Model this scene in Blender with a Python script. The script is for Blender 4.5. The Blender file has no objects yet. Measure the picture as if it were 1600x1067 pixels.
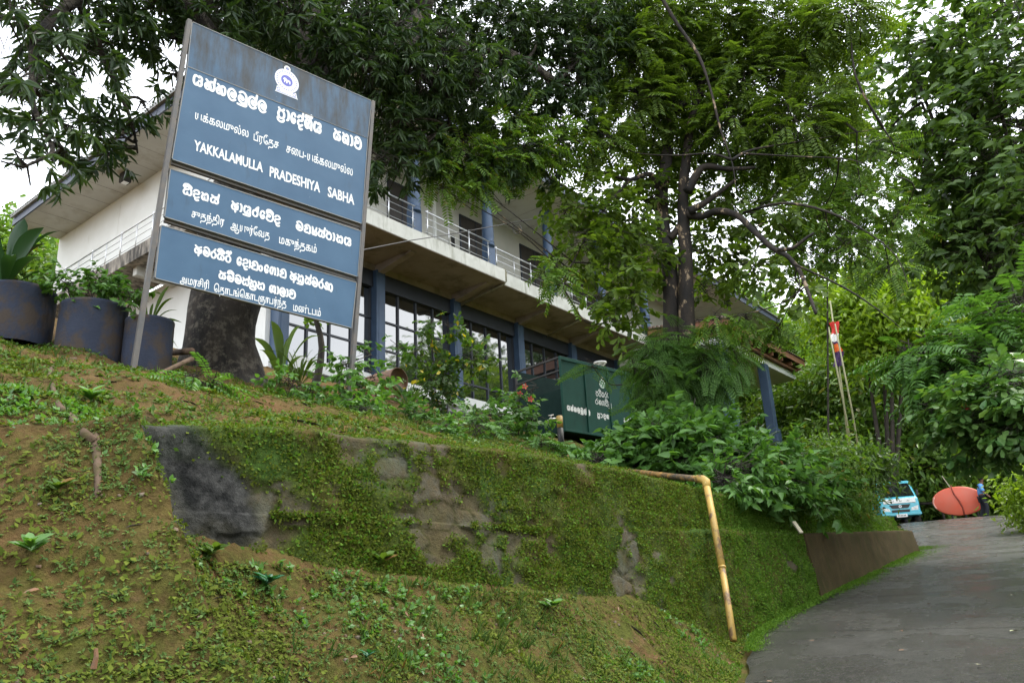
import bpy, math, random
import numpy as np
from mathutils import Vector, Matrix, noise as mnoise

sc = bpy.context.scene
R_ = math.radians
# ------------------------------------------------------------------ camera
FPX, CX, CY, IW, IH = 1280.0, 800.0, 533.5, 1600.0, 1067.0
CAM = np.array([0.0, 0.0, 1.6])
_up = np.array([590 - CX, -3300 - CY, FPX]); _up /= np.linalg.norm(_up)
_f = np.array([0, 0, 1.0]); _y = _f - _up * _f.dot(_up); _y /= np.linalg.norm(_y)
_x = np.cross(_y, _up)
RW = np.stack([_x, _y, _up])          # camera (x right, y down, z forward) -> world
cam_d = bpy.data.cameras.new("camera"); cam = bpy.data.objects.new("camera", cam_d)
sc.collection.objects.link(cam)
cam_d.sensor_width = 36; cam_d.lens = FPX / IW * 36; cam_d.clip_end = 1000; cam_d.clip_start = 0.05
m3 = np.stack([RW @ np.array([1, 0, 0]), RW @ np.array([0, -1, 0]), RW @ np.array([0, 0, -1])], axis=1)
cm = Matrix([[*m3[0], CAM[0]], [*m3[1], CAM[1]], [*m3[2], CAM[2]], [0, 0, 0, 1]])
cam.matrix_world = cm
sc.camera = cam
# ------------------------------------------------------------------ world, sun, exposure
SUN_EL, SUN_AZ = R_(60), R_(62)       # azimuth from +Y towards +X
w = bpy.data.worlds.new("World"); sc.world = w; w.use_nodes = True
nt = w.node_tree; bg = nt.nodes["Background"]
sky = nt.nodes.new("ShaderNodeTexSky"); sky.sky_type = 'NISHITA'; sky.sun_disc = False
sky.sun_elevation = SUN_EL; sky.sun_rotation = SUN_AZ; sky.air_density = 1.5; sky.dust_density = 4.0
tc = nt.nodes.new("ShaderNodeTexCoord"); cn = nt.nodes.new("ShaderNodeTexNoise")
cn.inputs["Scale"].default_value = 2.5; cn.inputs["Detail"].default_value = 6
nt.links.new(tc.outputs["Generated"], cn.inputs["Vector"])
cr = nt.nodes.new("ShaderNodeValToRGB")
cr.color_ramp.elements[0].position = .3; cr.color_ramp.elements[0].color = (10.5, 11.2, 12.2, 1)
cr.color_ramp.elements[1].position = .75; cr.color_ramp.elements[1].color = (15, 15.3, 15.6, 1)
nt.links.new(cn.outputs["Fac"], cr.inputs["Fac"])
mx = nt.nodes.new("ShaderNodeMix"); mx.data_type = 'RGBA'; mx.inputs[0].default_value = .82
nt.links.new(sky.outputs["Color"], mx.inputs[6]); nt.links.new(cr.outputs["Color"], mx.inputs[7])
nt.links.new(mx.outputs[2], bg.inputs["Color"]); bg.inputs["Strength"].default_value = .11
sd = bpy.data.lights.new("sun", 'SUN'); sd.energy = 1.5; sd.angle = R_(12); sd.color = (1, .95, .86)
sun = bpy.data.objects.new("sun", sd); sc.collection.objects.link(sun)
sdir = Vector((math.sin(SUN_AZ) * math.cos(SUN_EL), math.cos(SUN_AZ) * math.cos(SUN_EL), math.sin(SUN_EL)))
sun.rotation_euler = sdir.to_track_quat('Z', 'Y').to_euler(); sun.location = (0, 0, 40)
sc.view_settings.view_transform = 'Standard'; sc.view_settings.look = 'None'
sc.view_settings.exposure = 1.3; sc.view_settings.gamma = 1
sc.cycles.max_bounces = 7; sc.cycles.diffuse_bounces = 3; sc.cycles.glossy_bounces = 3
sc.cycles.transmission_bounces = 4; sc.cycles.transparent_max_bounces = 6
sc.cycles.caustics_reflective = False; sc.cycles.caustics_refractive = False
sc.cycles.use_denoising = True

# ------------------------------------------------------------------ helpers
def ray(px, py):
    return RW @ np.array([(px - CX) / FPX, (py - CY) / FPX, 1.0])
def at(px, py, d):
    r = ray(px, py); return CAM + r * (d / math.hypot(r[0], r[1]))
def on_plane(px, py, p0, n):
    r = ray(px, py); return CAM + r * (np.dot(np.asarray(p0) - CAM, n) / np.dot(r, n))

def link(o, parent=None):
    sc.collection.objects.link(o)
    if parent is not None: o.parent = parent
    return o
def tag(o, label=None, cat=None, group=None, kind=None):
    if label: o["label"] = label
    if cat: o["category"] = cat
    if group: o["group"] = group
    if kind: o["kind"] = kind
    return o
def thing(name, label, cat, loc=(0, 0, 0), rz=0.0, group=None):
    o = bpy.data.objects.new(name, None); o.empty_display_size = .2
    link(o); o.location = loc; o.rotation_euler = (0, 0, rz)
    return tag(o, label, cat, group)
def copy_tree(o, parent=None):
    c = o.copy(); sc.collection.objects.link(c)
    if parent is not None: c.parent = parent
    for ch in list(o.children): copy_tree(ch, c)
    return c

class MB:
    def __init__(s): s.v = []; s.f = []; s.m = []
    def add(s, vs, fs, mi=0):
        b = len(s.v); s.v.extend([tuple(map(float, p)) for p in vs]); s.f.extend([tuple(i + b for i in f) for f in fs]); s.m.extend([mi] * len(fs)); return s
    def box(s, x0, x1, y0, y1, z0, z1, M=None, mi=0):
        vs = [Vector((x, y, z)) for z in (z0, z1) for y in (y0, y1) for x in (x0, x1)]
        if M is not None: vs = [M @ p for p in vs]
        return s.add(vs, [(0, 2, 3, 1), (4, 5, 7, 6), (0, 1, 5, 4), (2, 6, 7, 3), (0, 4, 6, 2), (1, 3, 7, 5)], mi)
    def tube(s, pts, rad, n=8, cap=True, mi=0, wob=0, rng=None):
        pts = [Vector(p) for p in pts]; k = len(pts)
        if not hasattr(rad, '__len__'): rad = [rad] * k
        vs = []; prev = None
        for i, p in enumerate(pts):
            t = (pts[min(i + 1, k - 1)] - pts[max(i - 1, 0)]).normalized()
            if prev is None: a = t.orthogonal().normalized()
            else:
                a = prev - t * prev.dot(t)
                a = a.normalized() if a.length > 1e-6 else t.orthogonal().normalized()
            prev = a; b = t.cross(a)
            for j in range(n):
                th = 2 * math.pi * j / n; r = rad[i]
                if wob: r *= 1 + wob * mnoise.noise(Vector((p.x * 2 + math.cos(th) * 1.3, p.y * 2 + math.sin(th) * 1.3, p.z * 1.1)))
                vs.append(p + (a * math.cos(th) + b * math.sin(th)) * r)
        fs = [(i * n + j, i * n + (j + 1) % n, (i + 1) * n + (j + 1) % n, (i + 1) * n + j) for i in range(k - 1) for j in range(n)]
        if cap: fs += [tuple(reversed(range(n))), tuple(range((k - 1) * n, k * n))]
        return s.add(vs, fs, mi)
    def lathe(s, prof, n=16, M=None, mi=0, cap=True):
        vs = [Vector((r * math.cos(2 * math.pi * j / n), r * math.sin(2 * math.pi * j / n), z)) for r, z in prof for j in range(n)]
        if M is not None: vs = [M @ p for p in vs]
        k = len(prof)
        fs = [(i * n + j, i * n + (j + 1) % n, (i + 1) * n + (j + 1) % n, (i + 1) * n + j) for i in range(k - 1) for j in range(n)]
        if cap: fs += [tuple(reversed(range(n))), tuple(range((k - 1) * n, k * n))]
        return s.add(vs, fs, mi)
    def prism(s, poly, y0, y1, M=None, mi=0):     # polygon in x,z extruded along y
        k = len(poly); vs = [Vector((x, y0, z)) for x, z in poly] + [Vector((x, y1, z)) for x, z in poly]
        if M is not None: vs = [M @ p for p in vs]
        return s.add(vs, [tuple(range(k)), tuple(reversed(range(k, 2 * k)))] + [(i, i + k, (i + 1) % k + k, (i + 1) % k) for i in range(k)], mi)
    def build(s, name, mat, parent=None, smooth=False, bevel=0):
        me = bpy.data.meshes.new(name); me.from_pydata(s.v, [], s.f); me.update()
        for mm in (mat if isinstance(mat, (list, tuple)) else [mat]): me.materials.append(mm)
        if isinstance(mat, (list, tuple)): me.polygons.foreach_set("material_index", s.m)
        if smooth: me.polygons.foreach_set("use_smooth", [True] * len(me.polygons))
        o = link(bpy.data.objects.new(name, me), parent)
        if bevel:
            b = o.modifiers.new("bevel", 'BEVEL'); b.width = bevel; b.segments = 2; b.limit_method = 'ANGLE'
        return o

def np_mesh(name, V, F, mat, parent=None, smooth=False):
    """V (n,3); F list of (m,k) int arrays"""
    me = bpy.data.meshes.new(name)
    me.vertices.add(len(V)); me.vertices.foreach_set("co", np.ascontiguousarray(V, dtype=np.float32).ravel())
    nl = sum(f.size for f in F); npol = sum(len(f) for f in F)
    me.loops.add(nl); me.polygons.add(npol)
    me.loops.foreach_set("vertex_index", np.concatenate([f.ravel() for f in F]).astype(np.int32))
    tot = np.concatenate([np.full(len(f), f.shape[1]) for f in F]); st = np.concatenate([[0], np.cumsum(tot)[:-1]])
    me.polygons.foreach_set("loop_start", st.astype(np.int32))
    try: me.polygons.foreach_set("loop_total", tot.astype(np.int32))
    except Exception: pass
    if smooth: me.polygons.foreach_set("use_smooth", np.ones(npol, dtype=bool))
    me.update(calc_edges=True); me.validate()
    me.materials.append(mat)
    return link(bpy.data.objects.new(name, me), parent)

def vnoise(P, seed=0):
    P = np.asarray(P, float); I = np.floor(P).astype(np.int64); fr = P - I; fr = fr * fr * (3 - 2 * fr)
    def h(i, j, k):
        n = (i * 374761393 + j * 668265263 + k * 2147483647 + seed * 1274126177) & 0x7fffffff
        n = ((n ^ (n >> 13)) * 1274126177) & 0x7fffffff
        return ((n ^ (n >> 16)) & 0xffff) / 65535.0
    r = 0
    for a in (0, 1):
        for b in (0, 1):
            for c in (0, 1):
                wgt = (fr[..., 0] if a else 1 - fr[..., 0]) * (fr[..., 1] if b else 1 - fr[..., 1]) * (fr[..., 2] if c else 1 - fr[..., 2])
                r = r + wgt * h(I[..., 0] + a, I[..., 1] + b, I[..., 2] + c)
    return r
def fbm(P, o=4, seed=0):
    P = np.asarray(P, float); s = 0; a = .5
    for k in range(o): s = s + a * vnoise(P * 2 ** k + 17.3 * k, seed + k); a *= .5
    return s / (1 - .5 ** o)

# ------------------------------------------------------------------ materials
def srgb(r, g, b):
    return tuple(((c / 255) / 12.92 if c / 255 <= .04045 else ((c / 255 + .055) / 1.055) ** 2.4) for c in (r, g, b)) + (1,)
def c4(c): return tuple(c) + (1,) if len(c) == 3 else tuple(c)
class NT:
    def __init__(s, name):
        s.m = bpy.data.materials.new(name); s.m.use_nodes = True; s.t = s.m.node_tree
        s.b = s.t.nodes["Principled BSDF"]; s.out = s.t.nodes["Material Output"]
        s.tc = s.t.nodes.new("ShaderNodeTexCoord")
    def n(s, ty, **kw):
        x = s.t.nodes.new(ty)
        for k, v in kw.items():
            if isinstance(v, bpy.types.NodeSocket): s.t.links.new(v, x.inputs[k])
            elif k in x.inputs.keys() and not hasattr(x, k): x.inputs[k].default_value = v
            else: setattr(x, k, v)
        return x
    def lk(s, a, b): s.t.links.new(a, b)
    def noise(s, scale, detail=5, vec=None, rough=.55, stretch=None):
        v = vec or s.tc.outputs["Object"]
        if stretch:
            mp = s.t.nodes.new("ShaderNodeMapping"); mp.inputs["Scale"].default_value = stretch; s.lk(v, mp.inputs[0]); v = mp.outputs[0]
        x = s.t.nodes.new("ShaderNodeTexNoise"); x.inputs["Scale"].default_value = scale; x.inputs["Detail"].default_value = detail
        x.inputs["Roughness"].default_value = rough; s.lk(v, x.inputs["Vector"]); return x.outputs["Fac"]
    def ramp(s, fac, lo, hi, c0=(0, 0, 0, 1), c1=(1, 1, 1, 1)):
        x = s.t.nodes.new("ShaderNodeValToRGB"); e = x.color_ramp.elements
        e[0].position = lo; e[1].position = hi; e[0].color = c4(c0); e[1].color = c4(c1); s.lk(fac, x.inputs[0]); return x.outputs[0]
    def mix(s, fac, a, b, bl='MIX'):
        x = s.t.nodes.new("ShaderNodeMix"); x.data_type = 'RGBA'; x.blend_type = bl
        for i, v in ((0, fac), (6, a), (7, b)):
            if isinstance(v, bpy.types.NodeSocket): s.lk(v, x.inputs[i])
            else: x.inputs[i].default_value = c4(v) if i else v
        return x.outputs[2]
    def math(s, op, a, b=0.0):
        x = s.t.nodes.new("ShaderNodeMath"); x.operation = op
        for i, v in ((0, a), (1, b)):
            if isinstance(v, bpy.types.NodeSocket): s.lk(v, x.inputs[i])
            else: x.inputs[i].default_value = v
        return x.outputs[0]
    def xyz(s):
        x = s.t.nodes.new("ShaderNodeSeparateXYZ"); s.lk(s.tc.outputs["Object"], x.inputs[0]); return x.outputs
    def band(s, v, lo, hi, soft):     # 1 inside lo..hi
        def mr(a, b):
            x = s.t.nodes.new("ShaderNodeMapRange"); x.inputs[1].default_value = a; x.inputs[2].default_value = b; s.lk(v, x.inputs[0]); return x.outputs[0]
        return s.math('MULTIPLY', mr(lo - soft, lo + soft), mr(hi + soft, hi - soft))
    def bump(s, h, strength, dist=.02):
        x = s.t.nodes.new("ShaderNodeBump"); x.inputs["Strength"].default_value = strength; x.inputs["Distance"].default_value = dist
        s.lk(h, x.inputs["Height"]); s.lk(x.outputs[0], s.b.inputs["Normal"])
    def col(s, c):
        if isinstance(c, bpy.types.NodeSocket): s.lk(c, s.b.inputs["Base Color"])
        else: s.b.inputs["Base Color"].default_value = c4(c)
    def rough(s, r):
        if isinstance(r, bpy.types.NodeSocket): s.lk(r, s.b.inputs["Roughness"])
        else: s.b.inputs["Roughness"].default_value = r

def mat(name, c1, c2=None, scale=3, rough=.7, bump=0, bscale=25, dirt=None, dscale=2.0, dlo=.5, dhi=.75, stretch=(1, 1, .25), metal=0, spec=.5):
    k = NT(name); k.rough(rough); k.b.inputs["Metallic"].default_value = metal; k.b.inputs["Specular IOR Level"].default_value = spec
    c = k.mix(k.ramp(k.noise(scale), .35, .65), c1, c2) if c2 else c1
    if dirt: c = k.mix(k.ramp(k.noise(dscale, 7, stretch=stretch, rough=.65), dlo, dhi), c, dirt)
    k.col(c)
    if bump: k.bump(k.noise(bscale, 6), bump)
    return k.m

def leafmat(name, dark, light, transl=.35, rough=.42, back=None, old=None, spec=.3):
    k = NT(name); k.rough(rough); k.b.inputs["Specular IOR Level"].default_value = spec
    g = k.t.nodes.new("ShaderNodeNewGeometry"); rnd = g.outputs["Random Per Island"]
    c = k.mix(rnd, dark, light)
    if old: c = k.mix(k.ramp(rnd, .955, .965), c, old)
    k.col(c)
    tr = k.t.nodes.new("ShaderNodeBsdfTranslucent")
    tcol = k.mix(1.0, c, (1.42, 1.5, .45, 1), 'MULTIPLY'); k.lk(tcol, tr.inputs["Color"])
    ms = k.t.nodes.new("ShaderNodeMixShader"); ms.inputs[0].default_value = transl
    k.lk(k.b.outputs[0], ms.inputs[1]); k.lk(tr.outputs[0], ms.inputs[2]); k.lk(ms.outputs[0], k.out.inputs[0])
    return k.m

M = {}
M['white'] = mat("white_wall_paint", (.75, .76, .74), (.68, .69, .66), .8, .8, .15, 40, dirt=(.42, .41, .34), dscale=1.5, dlo=.62, dhi=.9)
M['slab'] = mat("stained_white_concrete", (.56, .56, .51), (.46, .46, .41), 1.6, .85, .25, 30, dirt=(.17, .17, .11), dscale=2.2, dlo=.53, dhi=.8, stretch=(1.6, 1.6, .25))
M['oldconc'] = mat("blackened_concrete", (.36, .32, .27), (.2, .18, .15), 3, .9, .35, 30, dirt=(.045, .04, .035), dscale=3, dlo=.42, dhi=.62, stretch=(1.4, 1.4, .3))
M['soffit'] = mat("soffit_paint", (.56, .56, .53), (.48, .475, .445), .7, .85, .1, 30, dirt=(.3, .27, .21), dscale=.9, dlo=.5, dhi=.8, stretch=(1, 1, 1))
M['under'] = mat("dark_slab_underside", (.31, .27, .235), (.25, .215, .185), 1.1, .9, .15, 30, dirt=(.11, .09, .07), dscale=1.4, dlo=.5, dhi=.75, stretch=(1, 1, 1))  # darker and browner than the slab's edge
M['navy'] = mat("navy_fascia_paint", (.035, .045, .075), (.05, .065, .1), 3, .5, .05)
M['navydark'] = mat("dark_navy_paint", (.014, .018, .028), (.02, .026, .04), 3, .5)
M['col'] = mat("blue_column_paint", (.042, .08, .145), (.03, .06, .115), 2, .5, .08, 30, dirt=(.05, .06, .08), dscale=2, dlo=.6, dhi=.85)
M['steel'] = mat("brushed_steel", (.62, .63, .64), (.5, .51, .52), 8, .32, metal=.85)
M['door'] = mat("dark_door_wood", (.02, .015, .013), (.032, .025, .02), 4, .5)
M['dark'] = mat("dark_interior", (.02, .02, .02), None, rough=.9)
M['pipe'] = mat("mossy_drain_pipe", (.22, .2, .13), (.12, .12, .07), 6, .8, .2, 40)
M['tile'] = mat("clay_roof_tile", (.17, .1, .075), (.1, .075, .06), 4, .85, .3, 25, dirt=(.04, .045, .03), dlo=.5, dhi=.7)
M['brown'] = mat("red_brown_wood_paint", (.27, .115, .06), (.2, .085, .05), 5, .6, .1, 40, dirt=(.08, .05, .035), dlo=.55, dhi=.8)
M['roof'] = mat("grey_sheet_roof", (.36, .37, .37), (.26, .27, .27), 2, .8, .2, 30)
k = NT("window_glass"); k.col((.012, .014, .016)); k.rough(.03); k.b.inputs["IOR"].default_value = 2.8
k.bump(k.noise(.9, 2), .06, .05); M['glass'] = k.m
# sign paint: blue, weathered in its own way per board
def signmat(name, stain):
    k = NT(name)
    c = k.mix(k.ramp(k.noise(2.2, 5), .35, .7), (.042, .098, .172), (.054, .118, .198))
    c = k.mix(k.ramp(k.noise(3.2, 7, stretch=(1.6, 1, .35), rough=.65), .60 - stain, .86 - stain), c, (.032, .038, .042))
    if stain > .1:
        c = k.mix(k.ramp(k.noise(4.5, 6, stretch=(1, 1, .5)), .62, .78), c, (.14, .1, .075))
    c = k.mix(k.ramp(k.noise(34, 3), .74, .78), c, (.5, .53, .55))
    k.col(c); k.rough(.55); k.b.inputs['Specular IOR Level'].default_value = .3; k.bump(k.noise(1.3, 3), .2, .06)
    return k.m
M['sign'] = signmat("blue_sign_paint", 0.0); M['signold'] = signmat("weathered_blue_sign_paint", .24)
M['letter'] = mat("white_letter_paint", (.82, .83, .82), (.7, .72, .72), 30, .6)
M['tinedge'] = mat("bare_tin_edge", (.16, .19, .22), (.22, .2, .17), 12, .6)
M['post'] = mat("dark_grey_steel_post", (.075, .075, .075), (.11, .095, .08), 9, .6, .15, 60, dirt=(.16, .08, .045), dscale=5, dlo=.6, dhi=.78)
M['emblue'] = mat("emblem_blue", (.09, .1, .42), None, rough=.5)
M['emlight'] = mat("emblem_pale_blue", (.16, .19, .42), (.26, .29, .52), 30, rough=.5)
M['planter'] = mat("peeling_blue_concrete", (.013, .019, .038), (.02, .028, .052), 3, .85, .4, 30, dirt=(.042, .03, .022), dscale=4.5, dlo=.46, dhi=.6, stretch=(1, 1, .8))
M['rust'] = mat("rusty_drum_steel", (.2, .1, .05), (.14, .075, .045), 4, .75, .25, 30, dirt=(.07, .045, .03), dlo=.55, dhi=.75, stretch=(1, 1, 1))
M['tarp'] = mat("black_tarpaulin", (.04, .04, .042), (.07, .07, .072), 5, .55, .3, 12)
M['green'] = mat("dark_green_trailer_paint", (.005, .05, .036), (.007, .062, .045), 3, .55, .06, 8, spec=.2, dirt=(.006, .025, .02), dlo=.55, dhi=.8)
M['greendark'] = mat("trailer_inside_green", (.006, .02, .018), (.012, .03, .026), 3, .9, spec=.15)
M['tyre'] = mat("tyre_rubber", (.018, .018, .018), None, rough=.85)
M['yellow'] = mat("worn_yellow_pipe_paint", (.42, .27, .05), (.36, .23, .06), 6, .55, .15, 50, dirt=(.13, .075, .035), dscale=9, dlo=.5, dhi=.62, stretch=(1, 1, .45))
M['yellowdirty'] = mat("grimy_yellow_pipe_paint", (.32, .17, .03), (.2, .11, .03), 8, .6, .15, 50, dirt=(.04, .032, .02), dscale=6, dlo=.4, dhi=.55, stretch=(1, 1, 1))
M['black'] = mat("black_paint", (.016, .016, .017), (.03, .028, .025), 6, .6)
M['brass'] = mat("dull_tap_metal", (.5, .48, .44), None, rough=.4, metal=.7)
M['teal'] = mat("teal_vehicle_paint", (.06, .36, .45), (.07, .4, .5), 2, .25, spec=.6)
M['vwhite'] = mat("white_vehicle_paint", (.8, .8, .78), None, rough=.3)
M['lamp'] = mat("headlamp_glass", (.75, .75, .72), (.4, .42, .42), 20, .12)
M['orange'] = mat("orange_red_paint", (.74, .12, .06), (.68, .15, .09), 2, .45, dirt=(.45, .1, .07), dlo=.6, dhi=.9)
M['palepink'] = mat("pale_rim_paint", (.72, .36, .28), None, rough=.5)
M['skin'] = mat("brown_skin", (.16, .075, .045), None, rough=.55)
M['shirt'] = mat("blue_shirt_cloth", (.09, .28, .62), (.13, .36, .72), 10, .85)
M['trouser'] = mat("dark_trouser_cloth", (.012, .014, .022), None, rough=.9)
M['hair'] = mat("black_hair", (.008, .007, .006), None, rough=.6)
M['bamboo'] = mat("pale_cane_bark", (.26, .24, .13), (.17, .18, .08), 5, .6)
M['stake'] = mat("bleached_wood", (.5, .45, .33), (.4, .35, .25), 10, .8)
M['litter'] = mat("dry_leaf", (.2, .085, .035), (.13, .08, .045), 30, .7)
M['litterpale'] = mat("pale_dry_leaf", (.5, .46, .3), (.4, .42, .22), 20, .7)
# bark
k = NT("rough_dark_bark"); c = k.mix(k.ramp(k.noise(3, 8, stretch=(1, 1, .35), rough=.7), .42, .58), (.010, .008, .006), (.05, .038, .028))
c = k.mix(k.ramp(k.noise(6, 8, rough=.8), .5, .6), c, (.15, .13, .10)); k.col(c); k.rough(.9)
k.bump(k.noise(9, 8, stretch=(1, 1, .3), rough=.75), 1.0, .12); M['bark'] = k.m
k = NT("mottled_pale_bark"); c = k.mix(k.ramp(k.noise(4, 6, stretch=(1, 1, .5)), .4, .6), (.009, .007, .006), (.028, .02, .014))
c = k.mix(k.ramp(k.noise(5, 7, stretch=(1, 1, .6), rough=.7), .57, .63), c, (.3, .22, .14)); k.col(c); k.rough(.85)
k.bump(k.noise(14, 6), .5, .03); M['bark2'] = k.m
M['bark3'] = mat("dark_twig_bark", (.022, .018, .014), (.05, .04, .03), 6, .85, .3, 30)
M['rootbark'] = mat("earthy_root_bark", (.075, .05, .035), (.12, .085, .06), 9, .95, .4, 40, dirt=(.05, .05, .015), dlo=.5, dhi=.65, stretch=(1, 1, 1), spec=.1)
# leaves
M['l_mango'] = leafmat("mango_leaf", (0.022, 0.049, 0.019), (0.068, 0.115, 0.041), .30, .4)
M['l_yellow'] = leafmat("backlit_leaf", (.062, .115, .019), (.15, .22, .042), .45, .42)
M['l_feather'] = leafmat("feathery_leaf", (.06, .14, .035), (.13, .24, .065), .38, .5)
M['l_mid'] = leafmat("forest_leaf", (.07, .145, .022), (.165, .27, .048), .36, .4, old=(.16, .17, .03))
M['l_dark'] = leafmat("dark_forest_leaf", (.036, .08, .02), (.095, .16, .04), .3, .38)
M['l_canopy'] = leafmat("canopy_leaf", (0.052, 0.104, 0.029), (0.137, 0.221, 0.058), .34, .36)
M['l_lime'] = leafmat("lime_leaf", (.14, .24, .02), (.25, .35, .04), .45, .45)
M['l_gloss'] = leafmat("glossy_shrub_leaf", (0.043, 0.120, 0.027), (0.150, 0.255, 0.075), .3, .28)
M['l_pea'] = leafmat("pea_shrub_leaf", (.035, .085, .02), (.085, .15, .04), .35, .45, old=(.5, .4, .04))
M['l_vine'] = leafmat("heart_vine_leaf", (.05, .13, .022), (.13, .26, .07), .35, .4)
M['l_weed'] = leafmat("weed_leaf", (.042, .09, .018), (.115, .18, .045), .3, .6, old=(.2, .12, .04), spec=.12)
M['l_moss'] = leafmat("moss_frond", (.048, .072, .01), (.13, .16, .026), .25, .8, spec=.05)
M['l_mossg'] = leafmat("green_moss_frond", (.042, .10, .012), (.12, .215, .032), .28, .8, spec=.05)
M['l_palm'] = leafmat("palm_blade", (0.026, 0.065, 0.023), (0.078, 0.130, 0.065), .3, .3)
M['l_big'] = leafmat("big_dark_leaf", (.012, .04, .016), (.03, .075, .03), .25, .28)
M['l_banana'] = leafmat("broad_pale_leaf", (.05, .11, .03), (.17, .24, .1), .35, .4)
M['l_teal'] = leafmat("blue_green_leaf", (.01, .075, .035), (.03, .13, .06), .25, .3)
M['flower'] = mat("red_flower", (.5, .05, .05), (.6, .1, .08), 20, .6)

# ------------------------------------------------------------------ site frames and ground heights
A36 = R_(36); WO = np.array([3.752, 11.908])
WT = np.array([math.sin(A36), math.cos(A36)]); WN = np.array([math.cos(A36), -math.sin(A36)])
WALL_M = Matrix.Translation((WO[0], WO[1], 0)) @ Matrix.Rotation(R_(90 - 36), 4, 'Z')
AB = R_(37.9); BF = np.array([math.sin(AB), math.cos(AB)]); BN = np.array([math.cos(AB), -math.sin(AB)])
BP = np.array([-4.453, 23.583])
def uv(x, y): dx = x - WO[0]; dy = y - WO[1]; return dx * WT[0] + dy * WT[1], -(dx * WN[0] + dy * WN[1])
def xy(u, v): return WO[0] + u * WT[0] - v * WN[0], WO[1] + u * WT[1] - v * WN[1]
def z_road(x, y):
    p = x * math.sin(R_(25)) + y * math.cos(R_(25))
    sp = np.logaddexp(0, (p - 35.5) / 1.2) * 1.2
    return .12 * p - .125 * sp
EU = [-200, -14, -12, -8, -4.4, -2.2, -1, 0, 8.2, 10, 14, 25.6, 36, 60, 200]
EV = [-30, -2.7, -2.4, -1.7, -.8, -.12, .0, .0, .12, .4, 1.3, 4.1, 7.0, 15, 60]
ROADW = 5.2
def edge_v(u): return np.interp(u, EU, EV)
def z_top(u): return np.interp(u, [-30, -14, -10, -9.4, -8.76, -7.9, -6.9, -6, -4, -2, 1, 7.5, 14, 25, 40], [2.0, 2.35, 2.6, 2.67, 2.76, 2.81, 2.87, 2.92, 2.95, 2.93, 2.98, 3.16, 3.6, 4.9, 6])
def z_ledge(u): return np.interp(u, [-10, -7.56, -5.9, -2, .6, 7.1, 8.4], [2.2, 2.26, 2.27, 2.44, 2.51, 2.85, 2.9])
def z_earth(u, zr): return np.maximum(np.interp(u, [-14, -10.2, -9.6, -9.25, -8.7, -7.9, -6.1, -4.5, -3.2, -2.4, -1.2, 9], [1.6, 2.2, 2.18, 2.06, 2.05, 1.98, 1.86, 1.78, 1.45, 1.15, 0, 0]), zr)
def face_v(u): return .12 + np.interp(u, [-9, -4.5, -2, 0, 9], [.015, .02, .1, .2, .2]) + .07
def smooth(a, b, x): t = np.clip((x - a) / (b - a), 0, 1); return t * t * (3 - 2 * t)
def ramp_z(x, y, u, v):
    zt = z_top(u)
    m = np.maximum((x - BP[0]) * BN[0] + (y - BP[1]) * BN[1] + 2.0, .001)
    a = np.maximum(v - .45, 0); wv = a / (a + m)
    return zt + np.maximum(8.95 - zt, 0) * wv + np.clip(v - 34, 0, 80) * .35 + np.clip(u - 46, 0, 80) * .25
def ground(x, y, rough=True):
    x = np.asarray(x, float); y = np.asarray(y, float)
    u, v = uv(x, y); zr = z_road(x, y); ev = edge_v(u); rz = ramp_z(x, y, u, v); zt = z_top(u)
    # in front of / at the wall
    ze = z_earth(u, zr); tt = np.clip((v - ev) / np.maximum(.1 - ev, .12), 0, 1)
    front = zr - .05 + (ze - zr + .05) * tt ** np.interp(u, [-9.5, -8, -4], [1.05, 1.12, 1.15])
    fv = face_v(u); z_wall = np.where(v < fv + .04, front, front + (rz - .03 - front) * smooth(fv + .04, fv + .16, v))
    # left of the wall: an earth slope
    tv = np.interp(u, [-12, -10.3, -9.7], [.7, .35, .02]); t2 = np.clip((v - ev) / np.maximum(tv - ev, .2), 0, 1)
    z_left = zr - .05 + (zt - zr + .05) * t2 + (rz - zt) * smooth(tv - .1, tv + .4, v)
    # beyond the wall: a bank rising from the road edge
    z_far = np.minimum(zr - .05 + np.maximum(v - ev - .1, 0) * .8, np.maximum(rz, zr - .05))
    wl = smooth(-9.67, -9.61, u); wr = smooth(8.1, 8.8, u)
    z = z_left * (1 - wl) + z_wall * wl * (1 - wr) + z_far * wr
    right = np.maximum(ev - ROADW - v, 0)
    z = np.where(v < ev, zr - .06 + np.minimum(right * .22, 1.5) + np.clip(right - 8, 0, 60) * .3, z)
    if rough:
        off = smooth(0, .5, v - ev) + smooth(.1, 1, right)
        P = np.stack([x, y, z], -1)
        n1 = (fbm(P * 1.3, 4, 3) - .5) * .30 + (fbm(P * 7, 4, 9) - .5) * .12
        z = z + n1 * np.clip(off, 0, 1) * np.where((u > -9) & (u < 8.5) & (v > -.1) & (v < .7), .25, 1)
    return z
def gz(x, y): return float(ground(np.array([x]), np.array([y]))[0])
def gp(px, py, d):
    p = at(px, py, d); return np.array([p[0], p[1], gz(p[0], p[1])])

def grid_faces(nu, nv):
    i = np.arange(nu - 1)[:, None] * nv + np.arange(nv - 1)[None, :]; i = i.ravel()
    return np.stack([i, i + nv, i + nv + 1, i + 1], 1)
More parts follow.
